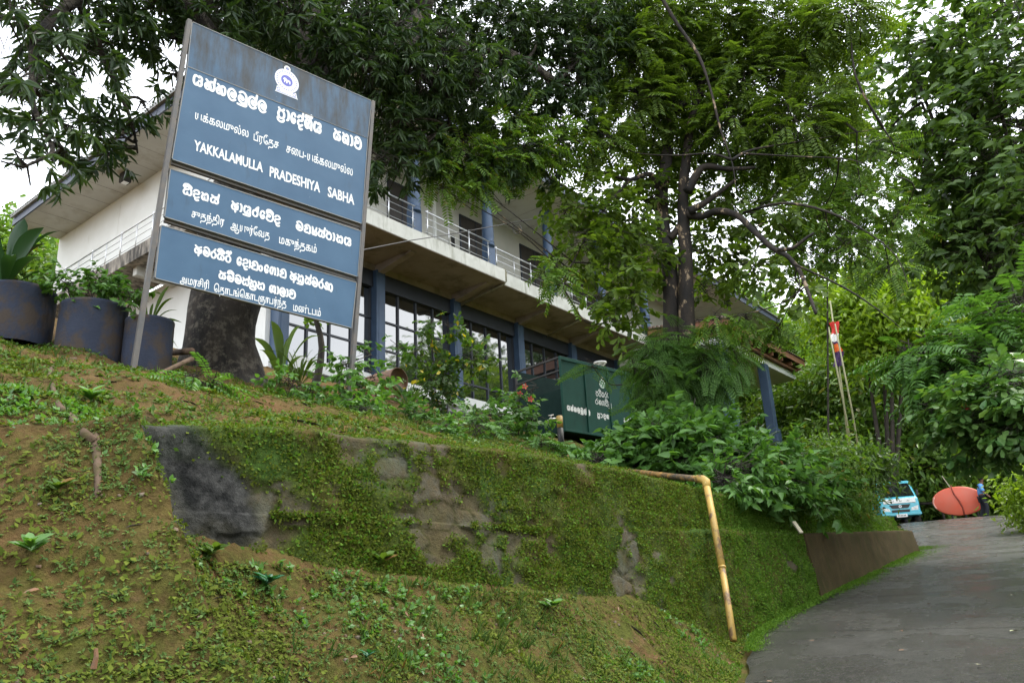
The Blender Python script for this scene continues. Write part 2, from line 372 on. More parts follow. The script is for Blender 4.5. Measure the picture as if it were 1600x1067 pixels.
# ground sheet
us = np.concatenate([-np.geomspace(260, 15, 24), np.linspace(-14, 9.6, 700), np.linspace(9.9, 45, 110), np.geomspace(47, 300, 24)])
vs = np.concatenate([-np.geomspace(260, 7, 26), np.linspace(-6.5, -2.5, 24), np.linspace(-2.4, 1.6, 170), np.linspace(1.65, 18, 220), np.geomspace(18.6, 300, 34)])
U, Vv = np.meshgrid(us, vs, indexing='ij'); X, Y = xy(U, Vv); Z = ground(X, Y)
k = NT("earth")
e1 = k.mix(k.ramp(k.noise(2.5, 8, rough=.65), .35, .65), (.07, .038, .016), (.16, .088, .04))
e1 = k.mix(k.ramp(k.noise(9, 5), .6, .75), e1, (.18, .105, .06))
ms1 = k.ramp(k.noise(2.1, 10, rough=.78), .36, .54); ms2 = k.noise(26, 5, rough=.7)
mossc = k.mix(k.ramp(ms2, .35, .7), (.042, .047, .009), (.10, .112, .02))
o_ = k.xyz(); lf = k.ramp(k.math('ADD', k.math('MULTIPLY', o_[0], -.16), k.math('MULTIPLY', k.noise(1.1, 5), .7)), .42, .86); ms1 = k.math('MULTIPLY', ms1, k.math('SUBTRACT', 1.0, k.math('MULTIPLY', lf, .65)))
k.col(k.mix(ms1, e1, mossc)); k.rough(.95)
k.b.inputs['Specular IOR Level'].default_value = .12
k.bump(k.math('ADD', k.noise(18, 8, rough=.7), k.math('MULTIPLY', k.noise(70, 4), .35)), .9, .05); M['earth'] = k.m
ter = np_mesh("ground", np.stack([X, Y, Z], -1).reshape(-1, 3), [grid_faces(len(us), len(vs))], M['earth'], smooth=True)
tag(ter, kind='structure')
# road sheet
ru = np.concatenate([-np.geomspace(60, 15, 16), np.linspace(-14, 40, 460), np.linspace(41, 70, 20)])
rl = np.linspace(0, 1, 90)
U, Q = np.meshgrid(ru, rl, indexing='ij')
ev = edge_v(U)
wob = (fbm(np.stack([U * 1.2, U * 0, U * 0], -1), 4, 5) - .5) * .22
Vr = ev - .1 - ROADW * Q + np.where(U > -2, .06, 0) + wob * (1 - Q) * np.where((U > -1) & (U < 8.6), .3, 1)
X, Y = xy(U, Vr); Z = z_road(X, Y) + .012 + (fbm(np.stack([X, Y, X * 0], -1) * .9, 3, 8) - .5) * .05 - .03 * (1 - np.clip(Q * 30, 0, 1))
k = NT("wet_concrete_road"); o = k.xyz()
c = k.mix(k.ramp(k.noise(1.1, 7, rough=.6), .35, .68), (.016, .0155, .014), (.036, .034, .029))
c = k.mix(k.ramp(k.noise(13, 9, rough=.8), .47, .58), c, (.06, .056, .047)); c = k.mix(k.ramp(k.noise(9, 8, rough=.8, stretch=(.5, 2.2, 1)), .56, .64), c, (.02, .019, .016))
c = k.mix(k.ramp(k.noise(38, 6, rough=.85), .5, .62), c, (.12, .115, .10)); c = k.mix(k.ramp(k.noise(55, 5, rough=.85), .53, .6), c, (.018, .017, .015))
c = k.mix(k.ramp(k.noise(150, 2), .66, .7), c, (.32, .31, .28))
c = k.mix(k.ramp(k.noise(3.2, 8, rough=.7), .58, .75), c, (.05, .052, .03))
# transverse joints, measured along the road
al = k.math('ADD', k.math('MULTIPLY', o[0], .574), k.math('MULTIPLY', o[1], .819))
al = k.math('ADD', al, k.math('MULTIPLY', k.noise(1.6, 6, rough=.7), .35))
fr = k.math('ABSOLUTE', k.math('SUBTRACT', k.math('FRACT', k.math('DIVIDE', al, 2.9)), .5))
jt = k.ramp(fr, .004, .012, (1, 1, 1), (0, 0, 0))
c = k.mix(jt, c, (.012, .011, .009)); k.col(c)
k.rough(k.ramp(k.noise(1.4, 6), .3, .7, (.1, .1, .1), (.42, .42, .42)))
h = k.math('SUBTRACT', k.math('ADD', k.noise(28, 9, rough=.85), k.math('MULTIPLY', k.noise(5, 5), .5)), jt); k.bump(h, 1.0, .04); M['road'] = k.m
road = np_mesh("road", np.stack([X, Y, Z], -1).reshape(-1, 3), [grid_faces(len(ru), len(rl))], M['road'], smooth=True); tag(road, kind='structure')

# ------------------------------------------------------------------ leaves in numpy
TPL = {
 'diamond': (np.array([(0, 0, 0), (.45, .5, .05), (1, 0, 0), (.45, -.5, .05)], float), [np.array([[0, 1, 2, 3]])]),
 'lance': (np.array([(0, 0, 0), (.28, .5, .07), (.68, .38, .02), (1, 0, -.1), (.68, -.38, .02), (.28, -.5, .07)], float), [np.array([[0, 1, 2, 3], [0, 3, 4, 5]])]),
 'obov': (np.array([(0, 0, 0), (.42, .38, .05), (.78, .5, .04), (1, 0, -.06), (.78, -.5, .04), (.42, -.38, .05)], float), [np.array([[0, 1, 2, 3], [0, 3, 4, 5]])]),
 'heart': (np.array([(0, 0, 0), (.12, .5, .06), (.5, .42, .05), (1, 0, -.12), (.5, -.42, .05), (.12, -.5, .06)], float), [np.array([[0, 1, 2, 3], [0, 3, 4, 5]])]),
 'blade': (np.array([(0, .5, 0), (.4, .42, .16), (.75, .25, .12), (1, 0, -.1), (.75, -.25, .12), (.4, -.42, .16), (0, -.5, 0)], float), [np.array([[0, 1, 5, 6], [1, 2, 4, 5]]), np.array([[2, 3, 4]])]),
}
def nrm(a): return a / np.maximum(np.linalg.norm(a, axis=-1, keepdims=True), 1e-9)
def leaf_va(P, A, N, L, W, tpl):
    T, Fs = TPL[tpl]; A = nrm(A); S = nrm(np.cross(N, A)); N = np.cross(A, S)
    L = np.broadcast_to(L, len(P)); W = np.broadcast_to(W, len(P))
    V = (P[:, None] + A[:, None] * (T[None, :, 0:1] * L[:, None, None]) + S[:, None] * (T[None, :, 1:2] * W[:, None, None]) + N[:, None] * (T[None, :, 2:3] * L[:, None, None]))
    k = len(T); b = np.arange(len(P)) * k
    return V.reshape(-1, 3), [(f[None] + b[:, None, None]).reshape(-1, f.shape[1]) for f in Fs]
def leaf_obj(name, P, A, N, L, W, tpl, mat, parent=None):
    V, F = leaf_va(P, A, N, L, W, tpl); return np_mesh(name, V, F, mat, parent)

# spray prototypes: (P, A, N, L, W, template, rachis end) in a frame whose x points outward and z up
def spray_proto(kind, rng):
    P, A, N, L, W = [], [], [], [], []
    def add(p, a, n, l, w): P.append(p); A.append(a); N.append(n); L.append(l); W.append(w)
    up = np.array([0, 0, 1.0]); end = np.array([.3, 0, 0])
    if kind == 'mango':
        end = np.array([.28, 0, -.04]); tpl = 'lance'
        for i in range(11):
            th = i * 2.4 + rng.normal() * .3; dr = rng.uniform(-1.2, .25)
            a = np.array([.55 + .35 * math.cos(th) * .6, math.sin(th), dr + .25 * math.cos(th)])
            p = end * rng.uniform(.55, 1.0); add(p, a, up + rng.normal(size=3) * .45, rng.uniform(.15, .23), rng.uniform(.036, .052))
    elif kind == 'broad':
        tpl = 'obov'; end = np.array([.34, 0, -.03])
        for i in range(9):
            t = .25 + .75 * i / 8; th = i * 2.4 + rng.normal() * .3
            a = np.array([.5 + .3 * math.cos(th), math.sin(th), -.25 + .2 * rng.normal()])
            add(end * t, a, up + rng.normal(size=3) * .3, rng.uniform(.12, .19), rng.uniform(.07, .105))
    elif kind == 'pinnate':
        tpl = 'lance'; end = np.array([.5, 0, -.1])
        for i in range(10):
            t = .1 + .9 * i / 9
            for s in (-1, 1):
                add(np.array([end[0] * t, 0, end[2] * t * t]), np.array([.45, s, -.25 + .12 * rng.normal()]), up + rng.normal(size=3) * .2, rng.uniform(.09, .125), .036)
    elif kind == 'feather':
        tpl = 'lance'; end = np.array([.5, 0, -.14])
        for i in range(11):
            t = .08 + .92 * i / 10; ln = .2 * (1 - .65 * t) + .03
            for s in (-1, 1):
                p0 = np.array([end[0] * t, 0, end[2] * t * t]); d = np.array([.55, s, -.22]); d /= np.linalg.norm(d)
                for j in range(4):
                    q = p0 + d * ln * (j + .4) / 4
                    for s2 in (-1, 1):
                        add(q, d * .6 + np.array([.55, s * .1, 0]) * s2 + np.array([0, 0, -.05]), up + rng.normal(size=3) * .15, .045, .014)
    elif kind == 'bush':
        tpl = 'heart'; end = np.array([.3, 0, .06])
        for i in range(11):
            t = rng.uniform(.1, 1); th = i * 2.4
            a = np.array([.35 + .2 * math.cos(th), math.sin(th), .1 * math.cos(th) - .2 + .25 * rng.normal()])
            add(end * t, a, up + rng.normal(size=3) * .4, rng.uniform(.075, .13), rng.uniform(.045, .07))
    elif kind == 'far':
        tpl = 'lance'; end = np.array([.6, 0, 0])
        for i in range(16):
            p = rng.normal(size=3) * np.array([.3, .3, .2]) + np.array([.3, 0, 0])
            a = np.array([.5, 0, -.3]) + rng.normal(size=3) * .75
            add(p, a, up + rng.normal(size=3) * .5, rng.uniform(.18, .32), rng.uniform(.08, .15))
    elif kind == 'fine':
        tpl = 'lance'; end = np.array([.45, 0, 0])
        for i in range(22):
            p = rng.normal(size=3) * np.array([.22, .22, .16]) + np.array([.25, 0, 0])
            a = np.array([.5, 0, -.3]) + rng.normal(size=3) * .75
            add(p, a, up + rng.normal(size=3) * .5, rng.uniform(.1, .19), rng.uniform(.04, .075))
    return [np.array(z, float) for z in (P, A, N, L, W)] + [tpl, end]
PROTO = {}
def protos(kind):
    if kind not in PROTO:
        g = np.random.default_rng(len(kind) * 7 + ord(kind[0])); PROTO[kind] = [spray_proto(kind, g) for _ in range(5)]
    return PROTO[kind]
def sprays(pos, out, scale, kind, rng, jitter=.5):
    """sprays of leaves growing at pos in direction out; returns leaf V,F and twig V,F"""
    pos = np.asarray(pos, float); out = nrm(np.asarray(out, float) + rng.normal(size=pos.shape) * jitter * .5)
    up = np.array([0, 0, 1.0]) + rng.normal(size=pos.shape) * .25
    Yv = nrm(np.cross(up, out)); Zv = np.cross(out, Yv)
    Rm = np.stack([out, Yv, Zv], -1); scale = np.broadcast_to(scale, len(pos)) * rng.uniform(.8, 1.25, len(pos))
    pv = protos(kind); which = rng.integers(0, len(pv), len(pos)); Vs, Fs, off = [], [], 0
    TV, TF, to = [], [], 0
    for i, (P, A, N, L, W, tpl, end) in enumerate(pv):
        sel = np.where(which == i)[0]
        if not len(sel): continue
        R = Rm[sel]; s = scale[sel]
        Pw = (np.einsum('mij,kj->mki', R, P) * s[:, None, None] + pos[sel][:, None]).reshape(-1, 3)
        Aw = np.einsum('mij,kj->mki', R, A).reshape(-1, 3); Nw = np.einsum('mij,kj->mki', R, N).reshape(-1, 3)
        V, F = leaf_va(Pw, Aw, Nw, np.outer(s, L).ravel(), np.outer(s, W).ravel(), tpl)
        Vs.append(V); Fs += [f + off for f in F]; off += len(V)
        e = np.einsum('mij,j->mi', R, end) * s[:, None] + pos[sel]; b0 = pos[sel] - out[sel] * (s * .25)[:, None]
        r = (.006 * s)[:, None]; Y1 = Yv[sel]; Z1 = Zv[sel]
        tv = np.stack([b0 + Y1 * r, b0 - Y1 * r * .5 + Z1 * r, b0 - Y1 * r * .5 - Z1 * r, e], 1).reshape(-1, 3)
        bb = (np.arange(len(sel)) * 4)[:, None]
        TF.append(np.concatenate([bb + np.array([[0, 1, 3]]), bb + np.array([[1, 2, 3]]), bb + np.array([[2, 0, 3]])]) + to); TV.append(tv); to += len(tv)
    return np.concatenate(Vs), Fs, np.concatenate(TV), [np.concatenate(TF)]
def blob_points(c, r, n, rng, shell=.55, flat=1.0):
    d = nrm(rng.normal(size=(n, 3))); rad = rng.uniform(shell ** 3, 1, n) ** (1 / 3)
    c = np.asarray(c, float); r = np.broadcast_to(np.asarray(r, float), 3) * np.array([1, 1, flat])
    p = c + d * rad[:, None] * r
    o = d * np.array([1, 1, .5]) + np.array([0, 0, -.15])
    return p, o
def crown(name, parent, blobs, kind, mat, rng, scale=1.0, shell=.4, flat=.8, twig=None, dens=1.0, gaps=.0, part='crown', droop=0):
    """blobs: (centre, radius, count)"""
    Ps, Os = [], []
    for c, r, n in blobs:
        p, o = blob_points(c, r, max(3, int(n * dens)), rng, shell, flat)
        if gaps:
            keep = fbm(p * (1.1 / max(.5, np.mean(r))) * 1.6, 3, 21) > gaps
            p, o = p[keep], o[keep]
        Ps.append(p); Os.append(o)
    P = np.concatenate(Ps); O = np.concatenate(Os); O[:, 2] -= droop
    V, F, TV, TF = sprays(P, O, scale, kind, rng)
    loc = np.array(parent.location) if parent is not None else np.zeros(3)
    if parent is not None and parent.type == 'EMPTY' : V = V - loc; TV = TV - loc
    o = np_mesh(part, V, F, mat, parent)
    if twig is not None: np_mesh("twig", TV, TF, twig, o)
    return o

# ------------------------------------------------------------------ retaining wall (wall frame: x along, y back, z up)
uu = np.arange(-9.62, 8.32, .022); pr = np.linspace(0, 1, 104)
Uw, S = np.meshgrid(uu, pr, indexing='ij')
wx, wy = xy(Uw, Uw * 0 + .05); zr = z_road(wx, wy)
zb = np.minimum(z_earth(Uw, zr), zr + 3) - .35; zl = z_ledge(Uw); zt = z_top(Uw)
ld = np.interp(Uw, [-9, -4.5, -2, 0, 9], [.015, .02, .1, .2, .2])
s1, s2, s3 = .5, .58, .9
a = np.clip(S / s1, 0, 1); b = np.clip((S - s1) / (s2 - s1), 0, 1); c_ = np.clip((S - s2) / (s3 - s2), 0, 1); d_ = np.clip((S - s3) / (1 - s3), 0, 1)
Zw = zb + (zl - zb) * a + .012 * b + (zt - zl) * c_ + .03 * np.sin(d_ * 1.6)
Yw = .0 + .12 * a + ld * b + .07 * c_ + .32 * d_
# stones: jittered courses
rs = np.random.default_rng(5); seeds = []
zz = 1.0
while zz < 3.2:
    x0 = -9.6 + rs.uniform(0, .4)
    while x0 < 9: wd = rs.uniform(.16, .46); seeds.append((x0 + wd / 2, zz + rs.uniform(-.06, .06))); x0 += wd
    zz += rs.uniform(.15, .24)
seeds = np.array(seeds); flat = np.stack([Uw.ravel(), Zw.ravel()], 1)
wrp = (fbm(np.stack([flat[:, 0] * 3, flat[:, 1] * 3, flat[:, 0] * 0], -1), 3, 40) - .5) * .5
F1 = np.full(len(flat), 9.); F2 = F1.copy(); ID = np.zeros(len(flat), int)
for i, (sx, sz) in enumerate(seeds):
    sel = np.abs(flat[:, 0] - sx) < 1.0; dd = np.maximum(np.abs((flat[sel, 0] - sx + wrp[sel]) * .62), np.abs((flat[sel, 1] - sz + wrp[sel] * .5) * 1.05)) + .12 * np.hypot(flat[sel, 0] - sx, flat[sel, 1] - sz)
    f1 = F1[sel]; f2 = F2[sel]; ids = ID[sel]; cl = dd < f1
    f2 = np.where(cl, f1, np.minimum(f2, dd)); ids = np.where(cl, i, ids); f1 = np.where(cl, dd, f1); F1[sel] = f1; F2[sel] = f2; ID[sel] = ids
groove = np.clip((F2 - F1) / .035, 0, 1).reshape(Uw.shape); stone = rs.uniform(0, 1, len(seeds))[ID].reshape(Uw.shape)
P3 = np.stack([Uw, Yw, Zw], -1)
mn = fbm(P3 * np.array([1.5, 1.5, 1.8]), 5, 31)
bare = np.interp(Uw, [-9.4, -8.8, -7.6, -5.5, -3, 9], [.5, .455, .415, .35, .21, .17])
ishole = (stone > .7) & (groove > .35)
moss = smooth(bare - .06, bare + .06, (mn - .5) * 1.35 + .5 + (fbm(P3 * 7, 4, 90) - .5) * .28 + np.where(ishole & (mn < bare + .14), -.075, .035) + .1 * (a > .99) * (b < 1) + .12 * d_)
blk = smooth(-9.66, -9.42, Uw + (mn - .5) * .8) * (1 - smooth(-9.06, -8.84, Uw + (mn - .5) * .9)) * smooth(1.75, 2.1, Zw + (mn - .5) * 1.0) * (1 - d_)
moss = moss * (1 - .92 * blk)
disp = (fbm(P3 * 2.6, 5, 50) - .5) * .09 + (stone - .4) * .03 * groove + .006 * groove + moss * .05 * fbm(P3 * 7, 5, 70)
conc = ((Uw > .92) & (a < 1)).astype(float); disp = disp * (1 - .8 * conc)
dirn = np.where((b > 0) & (b < 1) & (ld > .06) | (d_ > 0), 0, 1)
Yw = Yw - disp * dirn; Zw = Zw + disp * (1 - dirn) * .7
k = NT("mossy_stone")
def att(k, nm):
    x = k.t.nodes.new("ShaderNodeAttribute"); x.attribute_name = nm; return x.outputs["Fac"]
stc = k.mix(att(k, "stone"), (.07, .055, .038), (.105, .098, .085)); stc = k.mix(k.ramp(k.noise(5, 8, rough=.7), .4, .62), stc, (.10, .072, .045))
stc = k.mix(k.ramp(k.noise(17, 6, rough=.7), .52, .72), stc, (.09, .065, .04))
stc = k.mix(k.ramp(att(k, "groove"), .1, .75, (.12, .12, .12), (1, 1, 1)), (.04, .032, .014), stc)
stc = k.mix(att(k, "black"), stc, k.mix(k.ramp(k.noise(6, 8, rough=.7), .42, .62), (.012, .013, .013), (.085, .085, .085)))
mc = k.mix(k.ramp(k.noise(1.3, 4), .38, .62), (.082, .082, .014), (.05, .105, .017)); mc = k.mix(k.ramp(k.noise(38, 5, rough=.75), .35, .7), k.mix(.6, mc, (.02, .022, .005)), mc)
mc = k.mix(k.ramp(k.noise(2.4, 6), .55, .75), mc, (.085, .06, .018))
stc = k.mix(k.ramp(k.noise(3.3, 7, rough=.7), .35, .75, (.1, .1, .1), (.5, .5, .5)), stc, mc)
stc = k.mix(att(k, "black"), stc, k.mix(k.ramp(k.noise(6, 8, rough=.7), .42, .62), (.010, .011, .011), (.06, .06, .058)))
k.col(k.mix(att(k, "moss"), stc, mc)); k.rough(.95)
k.b.inputs['Specular IOR Level'].default_value = .12
k.bump(k.math('ADD', k.noise(30, 8, rough=.75), k.math('MULTIPLY', k.noise(90, 3), .4)), .8, .03); M['wall'] = k.m
WV = np.stack([Uw, Yw, Zw], -1).reshape(-1, 3)
F = grid_faces(len(uu), len(pr))
# thickness: end caps and back are buried in the bank, the free right end gets its own cap
wall = np_mesh("retaining_wall", WV, [F[:, ::-1]], M['wall'], smooth=True)
for nm, arr in (("stone", stone), ("groove", groove), ("moss", moss), ("black", blk)):
    at_ = wall.data.attributes.new(nm, 'FLOAT', 'POINT'); at_.data.foreach_set("value", arr.ravel().astype(np.float32))
wall.matrix_world = WALL_M
tag(wall, "mossy two-tier rubble stone retaining wall below the big blue sign", "retaining wall")
cap = MB()
n0 = (len(uu) - 1) * len(pr); endp = [tuple(WV[n0 + i]) for i in range(len(pr))]
be = [(p[0] + .004, p[1], p[2]) for p in endp] + [(8.3, 1.6, 3.0), (8.3, 1.6, 1.6)]
cap.add(be, [tuple(range(len(be)))])
k = NT("dark_wet_stone"); k.col(k.mix(k.ramp(k.noise(4, 6), .4, .65), (.025, .024, .018), (.06, .055, .035))); k.rough(.9); k.bump(k.noise(12, 7), .6, .04); M['wetstone'] = k.m
endl = [tuple(WV[i]) for i in range(len(pr))]; endl = endl + [(endl[-1][0], 1.4, 2.9), (endl[0][0], 1.4, 1.2)]; cap.add(endl, [tuple(range(len(endl)))])
cap.build("end_face", M['wetstone'], wall)
# plain plastered lower face on the right
k = NT("brown_plaster"); o = k.xyz()
c = k.mix(k.ramp(k.noise(1.7, 7, rough=.65), .35, .65), (.042, .033, .014), (.075, .055, .026)); c = k.mix(k.ramp(k.noise(5, 8, rough=.7, stretch=(1, 1, .4)), .5, .68), c, (.034, .038, .01))
c = k.mix(k.ramp(k.noise(13, 6, rough=.7), .55, .7), c, (.038, .03, .02)); k.col(c); k.rough(.95); k.b.inputs['Specular IOR Level'].default_value = .1; k.bump(k.noise(35, 7, rough=.7), .5, .02); M['plaster'] = k.m
cu = np.arange(.92, 8.45, .05); cz = np.linspace(0, 1, 24)
Uc, Sc = np.meshgrid(cu, cz, indexing='ij'); wx, wy = xy(Uc, Uc * 0); zb = z_road(wx, wy) - .3; zl = z_ledge(Uc) + .014
Zc = zb + (zl - zb) * Sc; Yc = -.06 + .12 * Sc + (fbm(np.stack([Uc * 1.5, Uc * 0, Zc * 1.5], -1), 4, 61) - .5) * .05
Vc = np.stack([Uc, Yc, Zc], -1); top = Vc[:, -1:, :] + np.array([0, .16, .01]); Vc = np.concatenate([Vc, top, top + np.array([0, .0, -.5])], 1)
cw = np_mesh("concrete_wall", Vc.reshape(-1, 3), [grid_faces(len(cu), 26)[:, ::-1]], M['plaster'], smooth=False); cw.matrix_world = WALL_M
side = MB()
for idx in (0, len(cu) - 1): side.add([tuple(p) for p in Vc[idx]], [tuple(range(26))])
side.build("end_face", M['plaster'], cw)
tag(cw, "plain brown plastered concrete facing of the lower wall tier beside the road", "retaining wall")

# moss fronds on wall, ledges and bank: too many to count
rng = np.random.default_rng(11)
def world(Pl): return np.stack([*xy(Pl[:, 0], Pl[:, 1]), Pl[:, 2]], 1)
nv = len(WV); G = WV.reshape(Uw.shape + (3,)); du = np.gradient(G, axis=0); dp = np.gradient(G, axis=1); NW = nrm(np.cross(du, dp)).reshape(-1, 3)
NW[NW[:, 1] > 0] *= -1
def dir_w(D): return np.stack([D[:, 0] * WT[0] - D[:, 1] * WN[0], D[:, 0] * WT[1] - D[:, 1] * WN[1], D[:, 2]], 1)
mv = moss.ravel(); gm = smooth(-2.6, -.6, Uw).ravel()
patch = smooth(.42, .6, fbm(P3.reshape(-1, 3) * 3.1, 4, 77)); wgt = mv * (.3 + .8 * patch) * (1 - .97 * conc.ravel()) * np.interp(Uw.ravel(), [-9.4, -8, -6, -2, 0, 2, 8], [.7, .75, .8, .9, .8, .4, .12])
wgt = wgt / wgt.sum()
def moss_obj(n, name, mat, sel_w, lmin, lmax, label):
    idx = rng.choice(nv, n, p=sel_w / sel_w.sum()); p = WV[idx] + rng.normal(size=(n, 3)) * np.array([.012, .003, .012]); nn = NW[idx]
    A = nn * .55 + rng.normal(size=(n, 3)) * .75 + np.array([0, 0, -.15]); N = nn + rng.normal(size=(n, 3)) * .5
    L = rng.uniform(lmin, lmax, n); o = leaf_obj(name, world(p), dir_w(A), dir_w(N), L, L * rng.uniform(.5, .8, n), 'diamond', mat); tag(o, label, "moss", kind='stuff'); return o
moss_obj(120000, "moss", M['l_moss'], wgt * (1 - .6 * gm), .01, .027, "olive moss growing over the stone retaining wall")
moss_obj(120000, "green_moss", M['l_mossg'], wgt * (.12 + gm), .012, .036, "bright green moss on the right half of the retaining wall")

# ------------------------------------------------------------------ ground cover on the bank
def gnorm(x, y):
    e = .04; zx = (ground(x + e, y) - ground(x - e, y)) / (2 * e); zy = (ground(x, y + e) - ground(x, y - e)) / (2 * e)
    return nrm(np.stack([-zx, -zy, np.ones_like(zx)], -1))
def scatter(n, u0, u1, v0, v1, thr, seed, freq=1.6, soft=.12, edge=True):
    g = np.random.default_rng(seed); u = g.uniform(u0, u1, n); v = g.uniform(v0, v1, n)
    d = smooth(thr - soft, thr + soft, fbm(np.stack([u * freq, v * freq, u * 0], -1), 4, seed)) * smooth(.24, .5, fbm(np.stack([u * .75, v * .9, u * 0 + seed], -1), 3, 7) + .06)
    k_ = g.uniform(0, 1, n) < d
    if edge: k_ &= v > edge_v(u) + .03
    k_ &= ~((u > -9.2) & (u < 8.4) & (v > -.02) & (v < .5))
    u, v = u[k_], v[k_]; x, y = xy(u, v); return np.stack([x, y, ground(x, y)], 1)
def rosettes(name, pts, nl, lmin, lmax, ratio, tpl, mat, label, seed, lift=.5, cat="weeds"):
    g = np.random.default_rng(seed); nn = gnorm(pts[:, 0], pts[:, 1]); k_ = len(pts)
    th = g.uniform(0, 6.28, (k_, nl)) ; t1 = nrm(np.cross(nn, np.array([.3, .2, 1.]) + g.normal(size=(k_, 3)) * .1)); t2 = np.cross(nn, t1)
    sz = g.uniform(.6, 1.3, (k_, 1)); A = (t1[:, None] * np.cos(th)[..., None] + t2[:, None] * np.sin(th)[..., None]) + nn[:, None] * g.uniform(.05, 2 * lift, (k_, nl, 1))
    L = (g.uniform(lmin, lmax, (k_, nl)) * sz); P = pts[:, None] + nn[:, None] * (g.uniform(0, 1, (k_, nl, 1)) * L[..., None] * lift) + nrm(A) * (L[..., None] * g.uniform(0, .5, (k_, nl, 1)))
    N = nn[:, None] + np.array([0, 0, .7]) + g.normal(size=(k_, nl, 3)) * .3
    o = leaf_obj(name, P.reshape(-1, 3), A.reshape(-1, 3), N.reshape(-1, 3), L.ravel(), L.ravel() * ratio, tpl, mat); return tag(o, label, cat, kind='stuff')
pA = scatter(110000, -13.5, 0, -2.9, -.02, .47, 101, 2.6)
rosettes("bank_moss", pA, 3, .012, .03, .6, 'diamond', M['l_moss'], "low olive moss and seedlings on the earth bank", 1, .35, "moss")
pB = scatter(52000, -13.5, 0, -2.9, -.02, .5, 102, 1.7)
rosettes("bank_weeds", pB, 6, .007, .021, .55, 'heart', M['l_weed'], "small leafy weeds scattered over the earth bank", 2)
pB2 = np.concatenate([scatter(7000, -13.5, -8.9, 1.0, 5, .5, 103, 1.4), scatter(26000, -9.2, 8.3, .42, 7, .47, 104, 1.2)])
rosettes("slope_weeds", pB2, 7, .014, .045, .55, 'heart', M['l_weed'], "weeds and seedlings on the slope above the wall", 3)
pB3 = np.concatenate([scatter(14000, -13.5, -8.9, -1.0, 4, .46, 105, 2.5), scatter(30000, -9.2, 4, .42, 5, .4, 106, 2)])
rosettes("slope_moss", pB3, 3, .015, .04, .6, 'diamond', M['l_moss'], "olive moss on the slope above the wall", 4, .35, "moss")
pB4 = scatter(36000, -13.5, -8.9, -1.2, 1.6, .5, 109, 1.7)
rosettes("left_bank_weeds", pB4, 6, .008, .02, .55, 'heart', M['l_weed'], "small weeds on the left end of the earth bank", 5)
g = np.random.default_rng(21)
pg = np.concatenate([scatter(2600, -13.5, 0, -2.6, -.05, .52, 121, .9), scatter(1800, -13.5, 7, .45, 5, .5, 122, .8)]); kb = 7; nn = gnorm(pg[:, 0], pg[:, 1])
A = (nn * .7 + np.array([0, 0, .5]))[:, None] + g.normal(size=(len(pg), kb, 3)) * .45; Lg = g.uniform(.03, .11, (len(pg), kb))
tag(leaf_obj("grass", np.repeat(pg, kb, 0) + g.normal(size=(len(pg) * kb, 3)) * .012, A.reshape(-1, 3), g.normal(size=(len(pg) * kb, 3)), Lg.ravel(), .005, 'lance', M['l_weed']), "thin grass tufts on the bank", "grass", kind='stuff')
pc = np.concatenate([scatter(9000, -13.5, -.5, -2.6, -.02, .6, 131, 1.0, .03), scatter(5000, -13.5, -9.4, -1, 2, .56, 132, 1.1, .04)])
rosettes("clover_patches", pc, 8, .014, .034, .8, 'heart', M['l_vine'], "denser patches of fresh green round-leaved weeds on the bank", 6, .9)
def stones(name, pts, smin, smax, mt, label, seed):
    g = np.random.default_rng(seed); n = len(pts)
    base = np.array([(x, y, z) for z in (-.8, .8) for x, y in ((1, 0), (.3, .95), (-.8, .6), (-.8, -.6), (.3, -.95))] + [(0, 0, 1.25)], float)
    V = base[None] * g.uniform(smin, smax, (n, 1, 1)) * g.uniform(.65, 1.3, (n, 11, 1)) * np.array([1, .85, .6]); th = g.uniform(0, 6.3, n); c, s_ = np.cos(th)[:, None], np.sin(th)[:, None]
    V = np.stack([V[..., 0] * c - V[..., 1] * s_, V[..., 0] * s_ + V[..., 1] * c, V[..., 2]], -1) + pts[:, None]; b = (np.arange(n) * 11)[:, None]
    q = np.array([[i, (i + 1) % 5, 5 + (i + 1) % 5, 5 + i] for i in range(5)]); t = np.array([[5 + i, 5 + (i + 1) % 5, 10] for i in range(5)])
    o = np_mesh(name, V.reshape(-1, 3), [(q[None] + b[:, :, None]).reshape(-1, 4), (t[None] + b[:, :, None]).reshape(-1, 3)], mt); return tag(o, label, "pebbles", kind='stuff')
M['pebble'] = mat("earthy_pebble", (.12, .075, .045), (.17, .14, .11), 9, .95, spec=.1)
stones("pebbles", scatter(1500, -13.5, -1, -2.8, -.02, .42, 141, 1.2), .004, .016, M['pebble'], "small earth crumbs and pebbles on the bank", 3)
ptw = scatter(260, -13.5, -1, -2.8, 3, .3, 142); nn = gnorm(ptw[:, 0], ptw[:, 1]); A = g.normal(size=ptw.shape); A -= nn * (A * nn).sum(1, keepdims=True)
tag(leaf_obj("twig_litter", ptw + nn * .012, A, nn, g.uniform(.05, .22, len(ptw)), .007, 'lance', M['bark3']), "thin dead twigs lying on the bank", "twigs", kind='stuff')
g2 = np.random.default_rng(27); n = 380; u = g2.uniform(-9, 24, n); v = edge_v(u) - .12 - ROADW * g2.uniform(0, 1, n) ** 1.9; x, y = xy(u, v); P = np.stack([x, y, z_road(x, y) + .034], 1)
A = g2.normal(size=P.shape) * np.array([1, 1, .12]); L = g2.uniform(.015, .06, n)
tag(leaf_obj("road_litter", P, A, np.array([0, 0, 1.]) + g2.normal(size=P.shape) * .25, L, L * .45, 'lance', M['litter']), "small dead leaf scraps scattered over the road", "leaf litter", kind='stuff')
